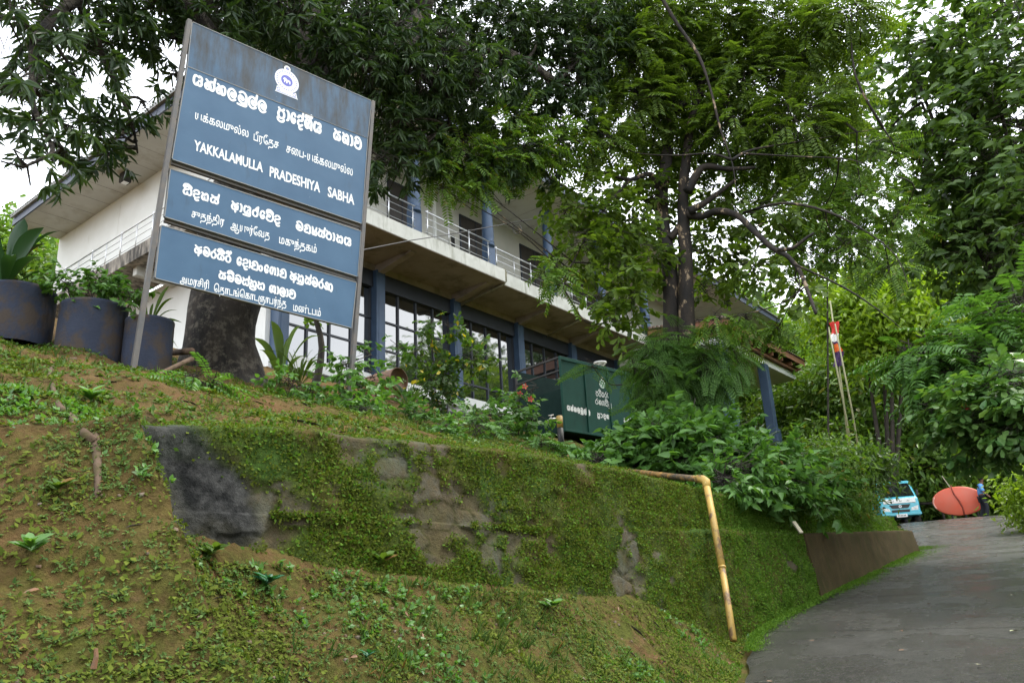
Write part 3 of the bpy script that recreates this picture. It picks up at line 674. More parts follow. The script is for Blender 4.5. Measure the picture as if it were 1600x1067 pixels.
# moss strip along the road edge
g = np.random.default_rng(8); n = 16000; u = g.uniform(-3.2, 9.2, n); v = edge_v(u) - np.abs(g.normal(size=n)) * np.interp(u, [-3, 1, 2.2, 6, 9], [.1, .08, .16, .2, .3]) - .0
keep = fbm(np.stack([u * 1.5, v * 0, u * 0], -1), 3, 4) > .36; u, v = u[keep], v[keep]; x, y = xy(u, v)
P = np.stack([x, y, z_road(x, y) + .03], 1); A = g.normal(size=P.shape) + np.array([0, 0, .8]); L = g.uniform(.012, .035, len(P))
tag(leaf_obj("edge_moss", P, A, g.normal(size=P.shape) + np.array([0, 0, 1]), L, L * .6, 'diamond', M['l_mossg']), "green moss strip along the left edge of the road", "moss", kind='stuff')
g = np.random.default_rng(18); n = 26000; u = g.uniform(-13, -2, n); v = edge_v(u) + g.uniform(-.02, .75, n) ** 1.3; keep = fbm(np.stack([u * 2, v * 2, u * 0], -1), 4, 14) > .4; u, v = u[keep], v[keep]; x, y = xy(u, v)
P = np.stack([x, y, ground(x, y) + .004], 1); A = g.normal(size=P.shape) + np.array([0, 0, .7]); L = g.uniform(.01, .03, len(P))
tag(leaf_obj("toe_moss", P, A, g.normal(size=P.shape) + np.array([0, 0, 1]), L, L * .6, 'diamond', M['l_mossg']), "moss along the foot of the bank beside the road", "moss", kind='stuff')
# fallen leaves on bank and road
g = np.random.default_rng(19)
pl = scatter(420, -13.5, -1, -2.9, 4, .3, 107)
nn = gnorm(pl[:, 0], pl[:, 1]); A = g.normal(size=pl.shape); A -= nn * (A * nn).sum(1, keepdims=True); L = g.uniform(.02, .065, len(pl))
tag(leaf_obj("leaf_litter", pl + nn * .012, A, nn + g.normal(size=pl.shape) * .3, L, L * .3, 'lance', M['litter']), "brown fallen leaves lying on the bank", "leaf litter", kind='stuff')
for i, (px, py, s) in enumerate([(1580, 993, .09), (1581, 935, .07), (1449, 841, .14), (1365, 893, .1), (1530, 1047, .06), (1450, 968, .05)]):
    r = ray(px, py); q = None
    for kk in range(300, 4000):
        q = CAM + r * (kk * .01 / math.hypot(r[0], r[1]))
        if q[2] < z_road(q[0], q[1]): break
    P = np.array([[q[0], q[1], z_road(q[0], q[1]) + .045]])
    o = leaf_obj("fallen_leaf", P, np.array([[1, .3 * i, .05]]), np.array([[.1, 0, 1.]]), s, s * .55, 'heart', M['litterpale'])
    tag(o, ["pale fallen leaf near the right edge of the road, the nearest large one", "pale fallen leaf just behind the nearest large one on the road", "pale scrap leaf in the middle of the road near its bend", "pale leaf on the road beside the moss strip", "small pale leaf at the bottom of the road", "tiny pale leaf on the road right of the wall's brown face"][i], "leaf", "fallen leaves on the road")

# ------------------------------------------------------------------ town hall (building frame: x along the front, y back, z up)
BZ = 8.9
bl = thing("town_hall", "two-storey white office building with blue columns and a long railed balcony", "building", (BP[0], BP[1], BZ), R_(90 - 37.9))
def zb_(z): return z - BZ
COLX = [2.45 + 4 * i for i in range(-1, 5)]
X1 = 18.2
# lower storey
m = MB(); m.box(-1.9, X1 + 12, 2.2, 2.42, zb_(8.2), zb_(9.62)); m.build("plinth_wall", M['white'], bl)
m = MB(); m.box(-1.9, -1.7, 2.43, 16, zb_(8.2), zb_(13.67)); m.box(-1.7, X1 + 12, 11.8, 12, zb_(8.2), zb_(13.67)); m.build("wall", M['white'], bl)
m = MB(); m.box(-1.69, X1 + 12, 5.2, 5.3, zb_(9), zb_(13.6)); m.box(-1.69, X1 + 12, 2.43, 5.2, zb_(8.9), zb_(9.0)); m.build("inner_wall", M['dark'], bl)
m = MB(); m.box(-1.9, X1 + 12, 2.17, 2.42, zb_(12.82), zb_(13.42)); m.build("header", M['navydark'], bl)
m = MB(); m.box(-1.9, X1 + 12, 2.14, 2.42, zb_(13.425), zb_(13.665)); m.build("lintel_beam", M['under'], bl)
for i, x in enumerate(COLX):
    m = MB(); m.box(x - .2, x + .2, 1.98, 2.4, zb_(8.6), zb_(13.42)); m.box(x - .11, x + .11, 1.965, 1.979, zb_(8.6), zb_(13.42)); m.build("column", M['col'], bl, bevel=.015)
for i, x in enumerate([COLX[0] - .3] + COLX):
    x0, x1 = (x + .19, COLX[i] - .19) if i == 0 else (x + .19, x + 3.81)
    if i == 0: continue
    if i == len(COLX): x1 = X1 + 8
    fr = MB(); nb = 4
    ws = (x1 - x0) / nb
    for j in range(nb + 1): fr.box(x0 + ws * j - .04 + (.04 if j == 0 else 0), x0 + ws * j + .04 - (.04 if j == nb else 0), 2.26, 2.36, zb_(9.625), zb_(12.82))
    tr = [10.62, 11.68] if i in (1, 2) else [10.2]
    for z in tr: fr.box(x0, x1, 2.268, 2.352, zb_(z - .035), zb_(z + .035))
    w_ = fr.build("window", M['navydark'], bl)
    g_ = MB(); rg = random.Random(i)
    zs = [9.63] + tr + [12.815]
    for j in range(nb):
        for q in range(len(zs) - 1):
            tl = [rg.uniform(-.006, .006) for _ in range(4)]
            xa, xb, za, zc = x0 + ws * j + .03, x0 + ws * (j + 1) - .03, zb_(zs[q]), zb_(zs[q + 1])
            g_.add([(xa, 2.31 + tl[0], za), (xb, 2.31 + tl[1], za), (xb, 2.31 + tl[2], zc), (xa, 2.31 + tl[0] + tl[2] - tl[1], zc)], [(0, 1, 2, 3)])
    g_.build("pane", M['glass'], w_)
# balcony slab: first length stands a little proud of the second
m = MB(); m.box(-3.7, 6.93, -.1, 2.4, zb_(13.67), zb_(14.19)); m.build("balcony_slab", M['slab'], bl, bevel=.012)
m = MB(); m.box(6.932, X1, .1, 2.4, zb_(13.67), zb_(14.19)); m.build("balcony_slab", M['slab'], bl, bevel=.012)
m = MB(); m.box(-3.7, -2.0, 2.402, 17, zb_(13.67), zb_(14.19)); m.build("balcony_slab", M['oldconc'], bl, bevel=.012)
m = MB(); m.box(X1 + .002, X1 + 12, 1.9, 2.4, zb_(13.67), zb_(14.19)); m.build("floor_slab", M['slab'], bl)
for x in COLX:
    m = MB(); x0, x1 = x - .13, x + .13
    m.add([(x0, .35, zb_(13.654)), (x0, 2.138, zb_(13.654)), (x0, 2.138, zb_(13.3)), (x0, .35, zb_(13.6)), (x1, .35, zb_(13.654)), (x1, 2.138, zb_(13.654)), (x1, 2.138, zb_(13.3)), (x1, .35, zb_(13.6))],
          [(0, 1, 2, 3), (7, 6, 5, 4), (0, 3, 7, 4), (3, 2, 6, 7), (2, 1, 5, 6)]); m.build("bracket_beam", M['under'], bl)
for y in (4, 8, 12):
    m = MB(); m.box(-3.4, -1.91, y - .13, y + .13, zb_(13.35), zb_(13.668)); m.build("bracket_beam", M['soffit'], bl)
m = MB(); m.tube([(6.98, .25, zb_(14.3)), (6.98, -.02, zb_(14.2)), (6.98, -.06, zb_(14.1)), (6.98, -.05, zb_(13.75)), (6.96, .1, zb_(13.6)), (6.7, 2.05, zb_(13.28))], .065, 10); m.build("drain_pipe", M['pipe'], bl, True)
m = MB(); m.tube([(12.5, .2, zb_(13.62)), (12.4, 2.0, zb_(13.3))], .04, 8); m.build("drain_pipe", M['pipe'], bl, True)
for x0, x1, y0 in ((-3.68, 6.91, -.08), (6.95, X1 - .02, .12)):
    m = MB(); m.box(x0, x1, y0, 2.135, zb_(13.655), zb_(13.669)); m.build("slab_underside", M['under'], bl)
# upper storey wall with doors
m = MB(); m.box(-2.5, X1 + 14, 2.4, 2.6, zb_(14.19), zb_(18.1)); m.build("wall", mat("wall_paint_with_eave_shade", (.5, .49, .45), (.43, .42, .38), .8, .85, .1, 40, dirt=(.3, .28, .23), dscale=1.5, dlo=.6, dhi=.9), bl)  # shade of the eave and trees is put into the front wall's colour
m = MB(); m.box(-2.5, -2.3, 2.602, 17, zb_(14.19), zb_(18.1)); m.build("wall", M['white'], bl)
for x0, x1, z1 in [(3.2, 4.6, 17.5), (7.25, 9.1, 17.5), (11.3, 13.25, 17.5), (15.2, 17.4, 17.5)]:
    d_o = MB(); d_o.box(x0, x1, 2.36, 2.398, zb_(14.2), zb_(z1)); do = d_o.build("door", M['door'], bl)
    m = MB()
    for a0, a1, b0, b1 in ((x0 - .06, x0 - .002, 14.2, z1 + .06), (x1 + .002, x1 + .06, 14.2, z1 + .06), (x0, x1, z1 + .002, z1 + .06), ((x0 + x1) / 2 - .02, (x0 + x1) / 2 + .02, 14.2, z1)):
        m.box(a0, a1, 2.335, 2.358 if a0 > x0 - .01 and a1 < x1 + .01 else 2.398, zb_(b0), zb_(b1))
    m.build("frame", M['navydark'], do)
m = MB(); m.box(6.66, 6.86, 2.37, 2.398, zb_(14.6), zb_(16.4)); m.build("window", M['dark'], bl)
m = MB(); m.box(5.6, 5.72, 2.3, 2.398, zb_(14.2), zb_(18.0)); m.build("wall_conduit", M['white'], bl)
# upper columns: square pedestal, ring mouldings and a tapering round shaft
for x in COLX[1:]:
    c0 = MB(); c0.box(x - .24, x + .24, -.06 + .2, .42, zb_(14.192), zb_(15.1)); ped = c0.build("column", M['col'], bl, bevel=.02)
    s_ = MB(); Mx = Matrix.Translation((x, .28, zb_(15.1)))
    s_.lathe([(.25, 0), (.25, .08), (.2, .1), (.24, .15), (.24, .2), (.2, .24), (.235, .34), (.22, .9), (.185, 2.2), (.17, 2.72), (.22, 2.76), (.22, 2.86), (.26, 2.9), (.26, 2.995)], 20, Mx); s_.build("shaft", M['col'], ped, True)
# railings
def railing(pts, posts, name="railing", par=bl):
    m = MB(); (ax, ay), (bx, by) = pts
    L = math.hypot(bx - ax, by - ay); dx, dy = (bx - ax) / L, (by - ay) / L
    for h, r in ((.95, .028), (.70, .014), (.45, .014), (.17, .014)):
        m.tube([(ax, ay, zb_(14.19 + h)), (bx, by, zb_(14.19 + h))], r, 8)
    o = m.build(name, M['steel'], par, True)
    n_ = int(L / posts) + 1
    for i in range(n_ + 1):
        t = min(L - .1, .1 + i * (L - .2) / n_); big = i % 2 == 0
        q = MB(); q.tube([(ax + dx * t, ay + dy * t, zb_(14.192)), (ax + dx * t, ay + dy * t, zb_(14.19 + (.93 if not big else .94)))], .026 if big else .017, 8)
        if big: q.lathe([(.0, .93), (.03, .95), (.035, .985), (.03, 1.02), (0, 1.035)], 8, Matrix.Translation((ax + dx * t, ay + dy * t, zb_(14.19))), cap=False)
        q.build("post", M['steel'], o, True)
railing(((-3.6, 0), (2.2, 0)), 1.2)
for i in range(1, 5): railing(((COLX[i] + .26, .0 if COLX[i] < 6 else .2), ((COLX[i + 1] if i < 5 and i + 1 < len(COLX) else X1) - .26, .0 if COLX[i] < 6 else .2)), 1.25)
railing(((-3.6, .05), (-3.6, 16.5)), 1.1)
# roof
m = MB(); m.box(-4.35, X1 + 15, -1.25, 2.395, zb_(18.1), zb_(18.14)); m.box(-4.35, -2.3, 2.397, 17, zb_(18.1), zb_(18.14)); m.build("soffit", M['soffit'], bl)
sm_ = MB()
for y in np.arange(-.9, 17, 1.22): sm_.box(-4.33, -2.51, y, y + .012, zb_(18.094), zb_(18.099))
for x in np.arange(-3.5, X1 + 14, 1.22): sm_.box(x, x + .012, -1.2, 2.39, zb_(18.094), zb_(18.099))
sm_.build("panel_joint", M['oldconc'], bl)
m = MB(); m.box(-4.41, X1 + 15, -1.31, -1.252, zb_(18.06), zb_(18.36)); m.box(-4.41, -4.352, -1.25, 17, zb_(18.06), zb_(18.36)); m.build("fascia", M['navy'], bl)
rm = MB()
for x in np.arange(-4.5, X1 + 15, .15):
    w2 = .075; zr0, zr1 = zb_(18.37), zb_(20.6)
    ye = min(8.0, -1.42 + max(.15, x + 4.5) * 1.45); ze = zr0 + (zr1 - zr0) * (ye + 1.42) / 9.42
    rm.add([(x, -1.42, zr0), (x + w2, -1.42, zr0 + .05), (x + .15, -1.42, zr0), (x, ye, ze), (x + w2, ye, ze + .05), (x + .15, ye, ze)], [(0, 1, 4, 3), (1, 2, 5, 4)])
rm.add([(-4.5, -1.42, zb_(18.38)), (-4.5, 17, zb_(18.38)), (2, 17, zb_(20.6)), (2, 8, zb_(20.6))], [(0, 1, 2, 3)])
for y in np.arange(-1.3, 17, .75): rm.box(-4.5, -4.3, y, y + .05, zb_(18.36), zb_(18.52)); 
rm.box(-4.52, -4.47, -1.42, 17, zb_(18.38), zb_(18.46))
for y in np.arange(-1.35, 17, .16): rm.box(-4.56, -4.3, y, y + .09, zb_(18.46), zb_(18.5))
rm.build("roof", M['roof'], bl)
m = MB(); m.box(-3.42, -3.1, 9.6, 9.95, zb_(17.7), zb_(18.09)); lf = m.build("light_fitting", M['black'], bl, bevel=.02)
m = MB(); m.box(-3.36, -3.16, 9.66, 9.89, zb_(17.68), zb_(17.699)); m.build("lens", M['vwhite'], lf)
m = MB(); m.box(26.4, 26.7, -.9, -.6, zb_(17.7), zb_(18.09)); m.build("light_fitting", M['black'], bl, bevel=.02)
# tiled porch on the right
PX0, PX1, PY = 18.0, 28.1, -4.0
pr_ = MB(); slope = .12
for x in np.arange(PX0, PX1, .24):
    for y0 in (PY,):
        zA, zB = zb_(13.96), zb_(13.96 + slope * 6)
        prof = [(x + .24 * t, .07 * math.sin(math.pi * t)) for t in (0, .25, .5, .75, 1)]
        pr_.add([(px_, PY - .08, zA + pz) for px_, pz in prof] + [(px_, 2.0, zB + pz) for px_, pz in prof], [(i, i + 1, i + 6, i + 5) for i in range(4)])
porch = pr_.build("porch_roof", M['tile'], bl, True)
for i, y in enumerate(np.arange(PY, 0, .24)):
    pass
tm = MB()
for y in np.arange(PY, 0, .22): tm.lathe([(.085, 0), (.075, .3)], 8, Matrix.Translation((PX0 - .06, y + .11, zb_(14.0 + slope * (y - PY)))) @ Matrix.Rotation(R_(90), 4, 'Y'))
tm.build("tile_edge", M['tile'], porch, True)
m = MB(); m.box(PX0, PX1, PY, PY + .04, zb_(13.66), zb_(13.95))
m.prism([(PX0 + 0, 0)] if False else [(PY + .05, zb_(13.66)), (0, zb_(13.75)), (0, zb_(14.35)), (PY + .05, zb_(13.95))], PX0, PX0 + .04, Matrix(((0, 1, 0, 0), (1, 0, 0, 0), (0, 0, 1, 0), (0, 0, 0, 1))))
m.box(PX1 - .04, PX1, PY + .05, 1.9, zb_(13.66), zb_(13.95)); m.build("fascia_board", M['brown'], porch)
m = MB(); m.box(PX0 + .3, PX1 - .3, PY + .5, 1.9, zb_(12.95), zb_(13.3)); m.build("porch_beam", M['white'], bl)
m = MB()
for x in np.arange(PX0 + .5, PX1 - .3, 1.3): m.box(x, x + .1, PY + .1, 1.9, zb_(13.4), zb_(13.6))
m.box(PX0 + 3, PX1 - .5, PY + .3, PY + .42, zb_(13.32), zb_(13.42)); m.build("rafter", M['brown'], porch)
for x, y in ((18.5, -3.4), (23.4, -3.4)):
    m = MB(); m.box(x - .22, x + .22, y - .22, y + .22, zb_(8), zb_(12.95)); m.box(x - .3, x + .3, y - .3, y + .3, zb_(8), zb_(9.6)); m.build("column", M['col'], bl, bevel=.03)
fr = MB()
for x in np.arange(18.4, 26, .9): fr.box(x, x + .06, 2.05, 2.12, zb_(9.63), zb_(12.8))
fr.box(18.4, 26, 2.04, 2.11, zb_(11.6), zb_(11.68)); fr.build("window_frame", M['navydark'], bl)
m = MB(); m.box(18.4, 26, 2.125, 2.165, zb_(12.3), zb_(12.815)); m.box(18.4, 26, 2.125, 2.165, zb_(8.6), zb_(9.62)); m.build("wall", M['white'], bl)

# ------------------------------------------------------------------ lettering
GL = {
 'ya': [[(.42, .95), (.2, .98), (.06, .7), (.06, .3), (.22, .03), (.42, .05), (.52, .3)], [(.52, .3), (.6, .04), (.82, .02), (.97, .25), (.9, .5), (.66, .52)], [(.66, .52), (.92, .6), (.93, .9), (.7, 1.0), (.6, .86)]],
 'ka': [[(.12, .98), (.3, .84), (.52, .72)], [(.52, .72), (.22, .66), (.04, .38), (.14, .06), (.4, .05), (.5, .28), (.38, .45), (.26, .34)], [(.42, .08), (.6, .22), (.52, .72), (.68, .92), (.92, .8), (.98, .4), (.86, .04), (.62, 0)]],
 'la': [[(.95, .02), (.6, -.16), (.22, -.02), (.03, .4), (.14, .84), (.5, 1.03), (.86, .84), (.97, .52), (.84, .24), (.58, .2), (.4, .42), (.5, .64), (.66, .58), (.6, .44)]],
 'ma': [[(.12, .98), (.34, 1.14), (.68, 1.1), (.93, .82), (.96, .36), (.76, .0), (.4, -.02), (.1, .18), (.06, .5), (.24, .7), (.5, .6), (.62, .42), (.5, .28), (.36, .4), (.46, .56)]],
 'u_': [[(-.06, -.26), (.9, -.26), (.94, .25)]],
 'hal': [[(.92, .62), (.97, .95), (1.02, 1.34)]],
 'pa': [[(.12, 1.02), (.3, .86), (.52, .82)], [(.9, 1.0), (.72, .86), (.52, .82), (.2, .72), (.05, .4), (.22, .06), (.6, .0), (.9, .16), (.95, .5), (.78, .74), (.52, .82)]],
 'ra_': [[(-.02, -.02), (.06, -.26), (.4, -.38), (.78, -.32), (.95, -.12)]],
 'aa': [[(.1, 1.0), (.6, .92), (.85, .55), (.7, .14), (.15, .0)]],
 'e': [[(.92, .74), (.72, 1.0), (.36, .98), (.08, .7), (.08, .28), (.34, .0), (.7, .04), (.86, .3), (.66, .46), (.5, .32)]],
 'da': [[(.06, .76), (.28, .98), (.7, 1.0), (.94, .76), (.78, .54), (.4, .5), (.1, .4), (.06, .14), (.3, -.02), (.6, -.02), (.9, .12)], [(.36, -.02), (.34, -.26), (.56, -.4), (.86, -.32)]],
 'sha': [[(.34, .98), (.1, .76), (.05, .34), (.2, .04), (.42, .06), (.5, .3), (.36, .48)], [(.42, .06), (.5, .4), (.56, .84), (.74, .98), (.94, .76), (.95, .3), (.92, -.06)], [(.5, .2), (.72, .1)]],
 'ii': [[(.04, 1.12), (.24, 1.42), (.62, 1.4), (.88, 1.16), (.5, 1.22), (.04, 1.12)], [(.86, 1.18), (1.0, 1.36), (.9, 1.5)]],
 'i': [[(.02, 1.08), (.16, 1.4), (.56, 1.46), (.92, 1.2), (.94, 1.02)], [(.02, 1.08), (.5, 1.16), (.94, 1.04)]],
 'sa': [[(.14, 1.04), (.36, .9), (.62, .86), (.95, .94)], [(.62, .86), (.26, .74), (.06, .5), (.08, .14), (.3, .02), (.5, .12), (.52, .34)], [(.52, .3), (.6, .06), (.84, .04), (.97, .28), (.88, .56), (.6, .62)]],
 'bha': [[(.1, .98), (.28, .84), (.5, .74)], [(.5, .74), (.16, .64), (.05, .3), (.24, .02), (.5, .08), (.56, .34), (.38, .44)], [(.5, .74), (.68, .94), (.92, .78), (.96, .32), (.88, -.04)], [(.5, .06), (.72, .02)]],
 'na': [[(.1, .98), (.28, .82), (.52, .72)], [(.52, .72), (.16, .62), (.05, .3), (.22, .03), (.46, .08), (.5, .32)], [(.52, .72), (.7, .92), (.92, .78), (.97, .36), (.86, .02), (.62, .02)]],
 'ha': [[(.06, .96), (.26, .84), (.5, .72)], [(.5, .72), (.16, .62), (.06, .3), (.22, .03), (.44, .06), (.46, .36)], [(.5, .72), (.66, .94), (.9, .84), (.96, .4), (.9, .0)], [(.46, .1), (.6, -.0)]],
 'va': [[(.1, .9), (.32, 1.12), (.7, 1.06), (.94, .74), (.95, .3), (.72, -.03), (.3, -.03), (.05, .2), (.16, .5), (.46, .5), (.54, .68), (.34, .74), (.14, .6)]],
 'a': [[(.08, 1.04), (.28, .88), (.54, .78), (.9, .96)], [(.54, .78), (.16, .66), (.03, .34), (.2, .06), (.5, .1), (.58, .36), (.4, .46)], [(.5, .78), (.6, .4), (.56, -.3)], [(.58, .16), (.86, .14), (.9, .6)]],
 'ra': [[(.5, .82), (.2, .72), (.05, .4), (.2, .06), (.5, -.03), (.8, .06), (.95, .4), (.8, .72), (.5, .82), (.62, 1.0), (.84, 1.22)]],
 'dha': [[(.1, .8), (.32, 1.02), (.68, 1.04), (.94, .74), (.95, .3), (.86, -.04), (.5, .0), (.14, .02), (.05, .26), (.28, .44), (.5, .54), (.4, .7), (.18, .64)]],
 'yy': [[(.04, 1.0), (.16, .5), (.06, .1), (.3, .0), (.44, .26)], [(.44, .24), (.56, .0), (.86, .02), (.94, .3), (.72, .5), (.5, .5), (.8, .7), (.9, 1.0)]],
 'tha': [[(.08, 1.1), (.3, .96), (.56, .98), (.84, .8), (.96, .42), (.8, .06), (.46, -.03), (.14, .1), (.05, .44), (.24, .76), (.5, .72)]],
 'dda': [[(.1, .72), (.34, 1.02), (.76, 1.06), (.97, .7), (.94, .0), (.5, -.02), (.1, .04), (.06, .3), (.34, .42), (.52, .56), (.4, .72), (.2, .62)]],
 'ng': [[(.5, .72), (.14, .58), (.1, .2), (.5, .0), (.88, .2), (.86, .58), (.5, .72)]],
 'ga': [[(.34, .98), (.1, .76), (.05, .34), (.2, .04), (.42, .06), (.46, .36)], [(.44, .1), (.52, .6), (.66, .94), (.9, .84), (.95, .4), (.9, .0)]],
 'nna': [[(.04, .4), (.12, .08), (.3, .06), (.34, .5), (.16, .72), (.3, .98), (.44, .84)], [(.34, .3), (.48, .02), (.62, .2), (.56, .62), (.72, .88), (.92, .74), (.97, .3), (.86, -.1), (.72, .0)]],
 'ta': [[(.1, .98), (.3, .82), (.52, .74)], [(.52, .74), (.2, .68), (.05, .36), (.18, .05), (.44, .05), (.56, .3), (.4, .42)], [(.52, .74), (.74, .9), (.95, .7), (.96, .3), (.8, .0), (.56, .04)]],
}
def smooth_line(pts, sub=5):
    if len(pts) < 3: return pts
    out = []
    P = [pts[0]] + list(pts) + [pts[-1]]
    for i in range(1, len(P) - 2):
        p0, p1, p2, p3 = (np.array(P[j]) for j in (i - 1, i, i + 1, i + 2))
        for s in range(sub):
            t = s / sub; out.append(tuple(.5 * ((2 * p1) + (-p0 + p2) * t + (2 * p0 - 5 * p1 + 4 * p2 - p3) * t * t + (-p0 + 3 * p1 - 3 * p2 + p3) * t ** 3)))
    out.append(tuple(pts[-1])); return out
class Ink:
    """flat painted strokes on a board face; p = 2-D board coordinates, y = how far the paint stands proud"""
    def __init__(s): s.mb = MB(); s.k = 0
    def stroke(s, pts, wd):
        pts = [np.array(p, float) for p in pts]; s.k += 1; L, Rr = [], []
        y = -.0015 - .00006 * (s.k % 17)
        for i, p in enumerate(pts):
            t = pts[min(i + 1, len(pts) - 1)] - pts[max(i - 1, 0)]; n_ = np.hypot(*t); t = t / (n_ if n_ > 1e-9 else 1); nn = np.array([-t[1], t[0]]) * wd / 2
            L.append(p + nn); Rr.append(p - nn)
        vs = [(p[0], y - .00002 * i, p[1]) for i, p in enumerate(L)] + [(p[0], y - .00002 * i, p[1]) for i, p in enumerate(Rr)]
        k_ = len(pts); s.mb.add(vs, [(i, i + k_, i + k_ + 1, i + 1) for i in range(k_ - 1)])
        for p, yy in ((pts[0], y - .0006), (pts[-1], y - .0009)): s.disc(p, wd / 2, yy, 8)
    def disc(s, p, r, y=None, n=16, mi=0):
        s.k += 1; y = -.0015 - .00006 * (s.k % 17) if y is None else y
        s.mb.add([(p[0] + r * math.cos(6.2832 * i / n), y, p[1] + r * math.sin(6.2832 * i / n)) for i in range(n)], [tuple(range(n))], mi)
    def ring(s, p, r0, r1, y, n=40, mi=0, a0=0, a1=6.28319):
        vs = []; 
        for i in range(n + 1):
            th = a0 + (a1 - a0) * i / n
            for r in (r0, r1): vs.append((p[0] + r * math.cos(th), y, p[1] + r * math.sin(th)))
        s.mb.add(vs, [(2 * i, 2 * i + 1, 2 * i + 3, 2 * i + 2) for i in range(n)], mi)
    def glyph(s, names, x0, x1, z, h, wd):
        for nm in names.split('+'):
            for st in GL[nm]:
                s.stroke([(x0 + (x1 - x0) * px_, z + h * pz) for px_, pz in smooth_line(st)], wd)
def font_text(txt, x0, x1, z, h, parent, y=-.002, bold=0.0, name="lettering", shear=0, descend=False):
    """text as a flat mesh stretched to x0..x1 with capital height h"""
    cu = bpy.data.curves.new(name, 'FONT'); cu.body = txt; cu.size = 1; cu.offset = bold; cu.extrude = 0; cu.resolution_u = 3
    to = bpy.data.objects.new(name, cu); sc.collection.objects.link(to); bpy.context.view_layer.update()
    me = bpy.data.meshes.new_from_object(to.evaluated_get(bpy.context.evaluated_depsgraph_get())); bpy.data.objects.remove(to); bpy.data.curves.remove(cu)
    n = len(me.vertices); co = np.zeros(n * 3, np.float32); me.vertices.foreach_get("co", co); co = co.reshape(-1, 3)
    if n == 0: return None
    xa, xb = co[:, 0].min(), co[:, 0].max()
    capz = .72 if not descend else descend
    out = np.stack([x0 + (co[:, 0] - xa) / (xb - xa) * (x1 - x0), np.full(n, y), z + co[:, 1] / capz * h], 1)
    me.vertices.foreach_set("co", out.astype(np.float32).ravel()); me.update(); me.materials.clear(); me.materials.append(M['letter'])
    return link(bpy.data.objects.new(name, me), parent)

# ------------------------------------------------------------------ the big sign
SA = R_(47.3); ST = np.array([math.sin(SA), math.cos(SA), 0]); SN = np.array([math.cos(SA), -math.sin(SA), 0])
S0 = at(204, 611, 9.3)
sg = thing("sign_board", "tall blue three-panel sign board with white Sinhala, Tamil and English lettering on two grey posts", "sign", S0, R_(90 - 47.3))
def sp(px, py):
    q = on_plane(px, py, S0, SN) - S0; return np.array([q.dot(ST), q[2]])
def board(name, quad, mat_, t=.035, frame=True, seam=None):
    c = [sp(*q) for q in quad]      # TL TR BR BL
    m = MB(); m.prism([tuple(c[3]), tuple(c[2]), tuple(c[1]), tuple(c[0])], 0, t)
    b = m.build(name, mat_, sg)
    e = MB(); cen = sum(c) / 4
    for i in range(4):
        p, q = c[i], c[(i + 1) % 4]; d = (q - p) / np.hypot(*(q - p)); nn = np.array([-d[1], d[0]]); nn = nn if np.dot(nn, cen - p) < 0 else -nn
        w_ = .012; e.prism([tuple(p + nn * .001), tuple(q + nn * .001), tuple(q + nn * w_), tuple(p + nn * w_)], -.004, t + .004)
    e.build("tin_edge", M['tinedge'], b)
    return b
seamL, seamR = (293.5, 104), (574, 215.6)
b_top = board("upper_sheet", [(301, 35.5), (580, 158.2), seamR, seamL], M['signold'])
b1 = board("board", [(293.3, 105), (573.8, 216.6), (565, 349), (269.6, 248.4)], M['sign'])
b2 = board("board", [(267, 265), (563.6, 362), (558.3, 431.6), (258.3, 338.4)], M['sign'])
b3 = board("board", [(252.5, 353), (556.5, 442), (549, 511.7), (243.3, 434)], M['sign'])
for a_, b_ in (((296.5, 31), (203.5, 613)), ((583.5, 158), (550, 592))):
    pa, pb = sp(*a_), sp(*b_); pb = pb - (pa - pb) / np.hypot(*(pa - pb)) * .3
    m = MB(); d = (pa - pb) / np.hypot(*(pa - pb)); nn = np.array([-d[1], d[0]]) * .028
    m.prism([tuple(pb - nn), tuple(pb + nn), tuple(pa + nn), tuple(pa - nn)][::-1], -.012, .05); m.build("post", M['post'], sg, bevel=.006)
for (a_, b_) in (((292, 40), (580, 166)), ((270, 252), (565, 353)), ((259, 342), (558, 436)), ((262, 262), (563, 358))):
    pa, pb = sp(*a_), sp(*b_); d = (pb - pa) / np.hypot(*(pb - pa)); nn = np.array([-d[1], d[0]]) * .02
    m = MB(); m.prism([tuple(pa - nn), tuple(pb - nn), tuple(pb + nn), tuple(pa + nn)], .037, .075); m.build("cross_bar", M['post'], sg)
def text_row(par, bl0, bl1, hpx, glyphs, wpx=3.0, name="lettering", plane=sp, mat_=None):
    ink = Ink(); last = None
    def base(px): return bl0[1] + (bl1[1] - bl0[1]) * (px - bl0[0]) / (bl1[0] - bl0[0])
    for g_, a_, b_ in glyphs:
        if last is not None and a_ - last > hpx * .42: ink.mb.build(name, mat_ or M['letter'], par); ink = Ink()
        last = b_
        xm = (a_ + b_) / 2; p = plane(xm, base(xm)); x0 = plane(a_, base(a_))[0]; x1 = plane(b_, base(b_))[0]
        h = plane(xm, base(xm) - hpx)[1] - p[1]; wd = h * wpx / hpx
        ink.glyph(g_, x0 + wd * .4, x1 - wd * .4, p[1] + wd * .4, h - wd * .8, wd)
    return ink.mb.build(name, mat_ or M['letter'], par)
def crop(x0, y0, s, lst): return [(g_, x0 + a * s, x0 + b * s) for g_, a, b in lst]
r1 = crop(290, 95, .08906, [('ya', 112, 298), ('ka+hal', 315, 515), ('ka', 518, 706), ('la', 720, 892), ('ma+u_', 905, 1082), ('la+hal', 1080, 1252), ('la', 1256, 1418)])
r1 += crop(420, 150, .1, [('pa+ra_', 125, 255), ('aa', 265, 325), ('e', 332, 428), ('da+hal', 435, 542), ('sha+ii', 548, 682), ('ya', 688, 822), ('sa', 1002, 1125), ('bha', 1136, 1255), ('aa', 1262, 1322), ('va', 1325, 1452)])
text_row(b1, (300.5, 132), (565, 235.5), 17.5, r1, 3.4)
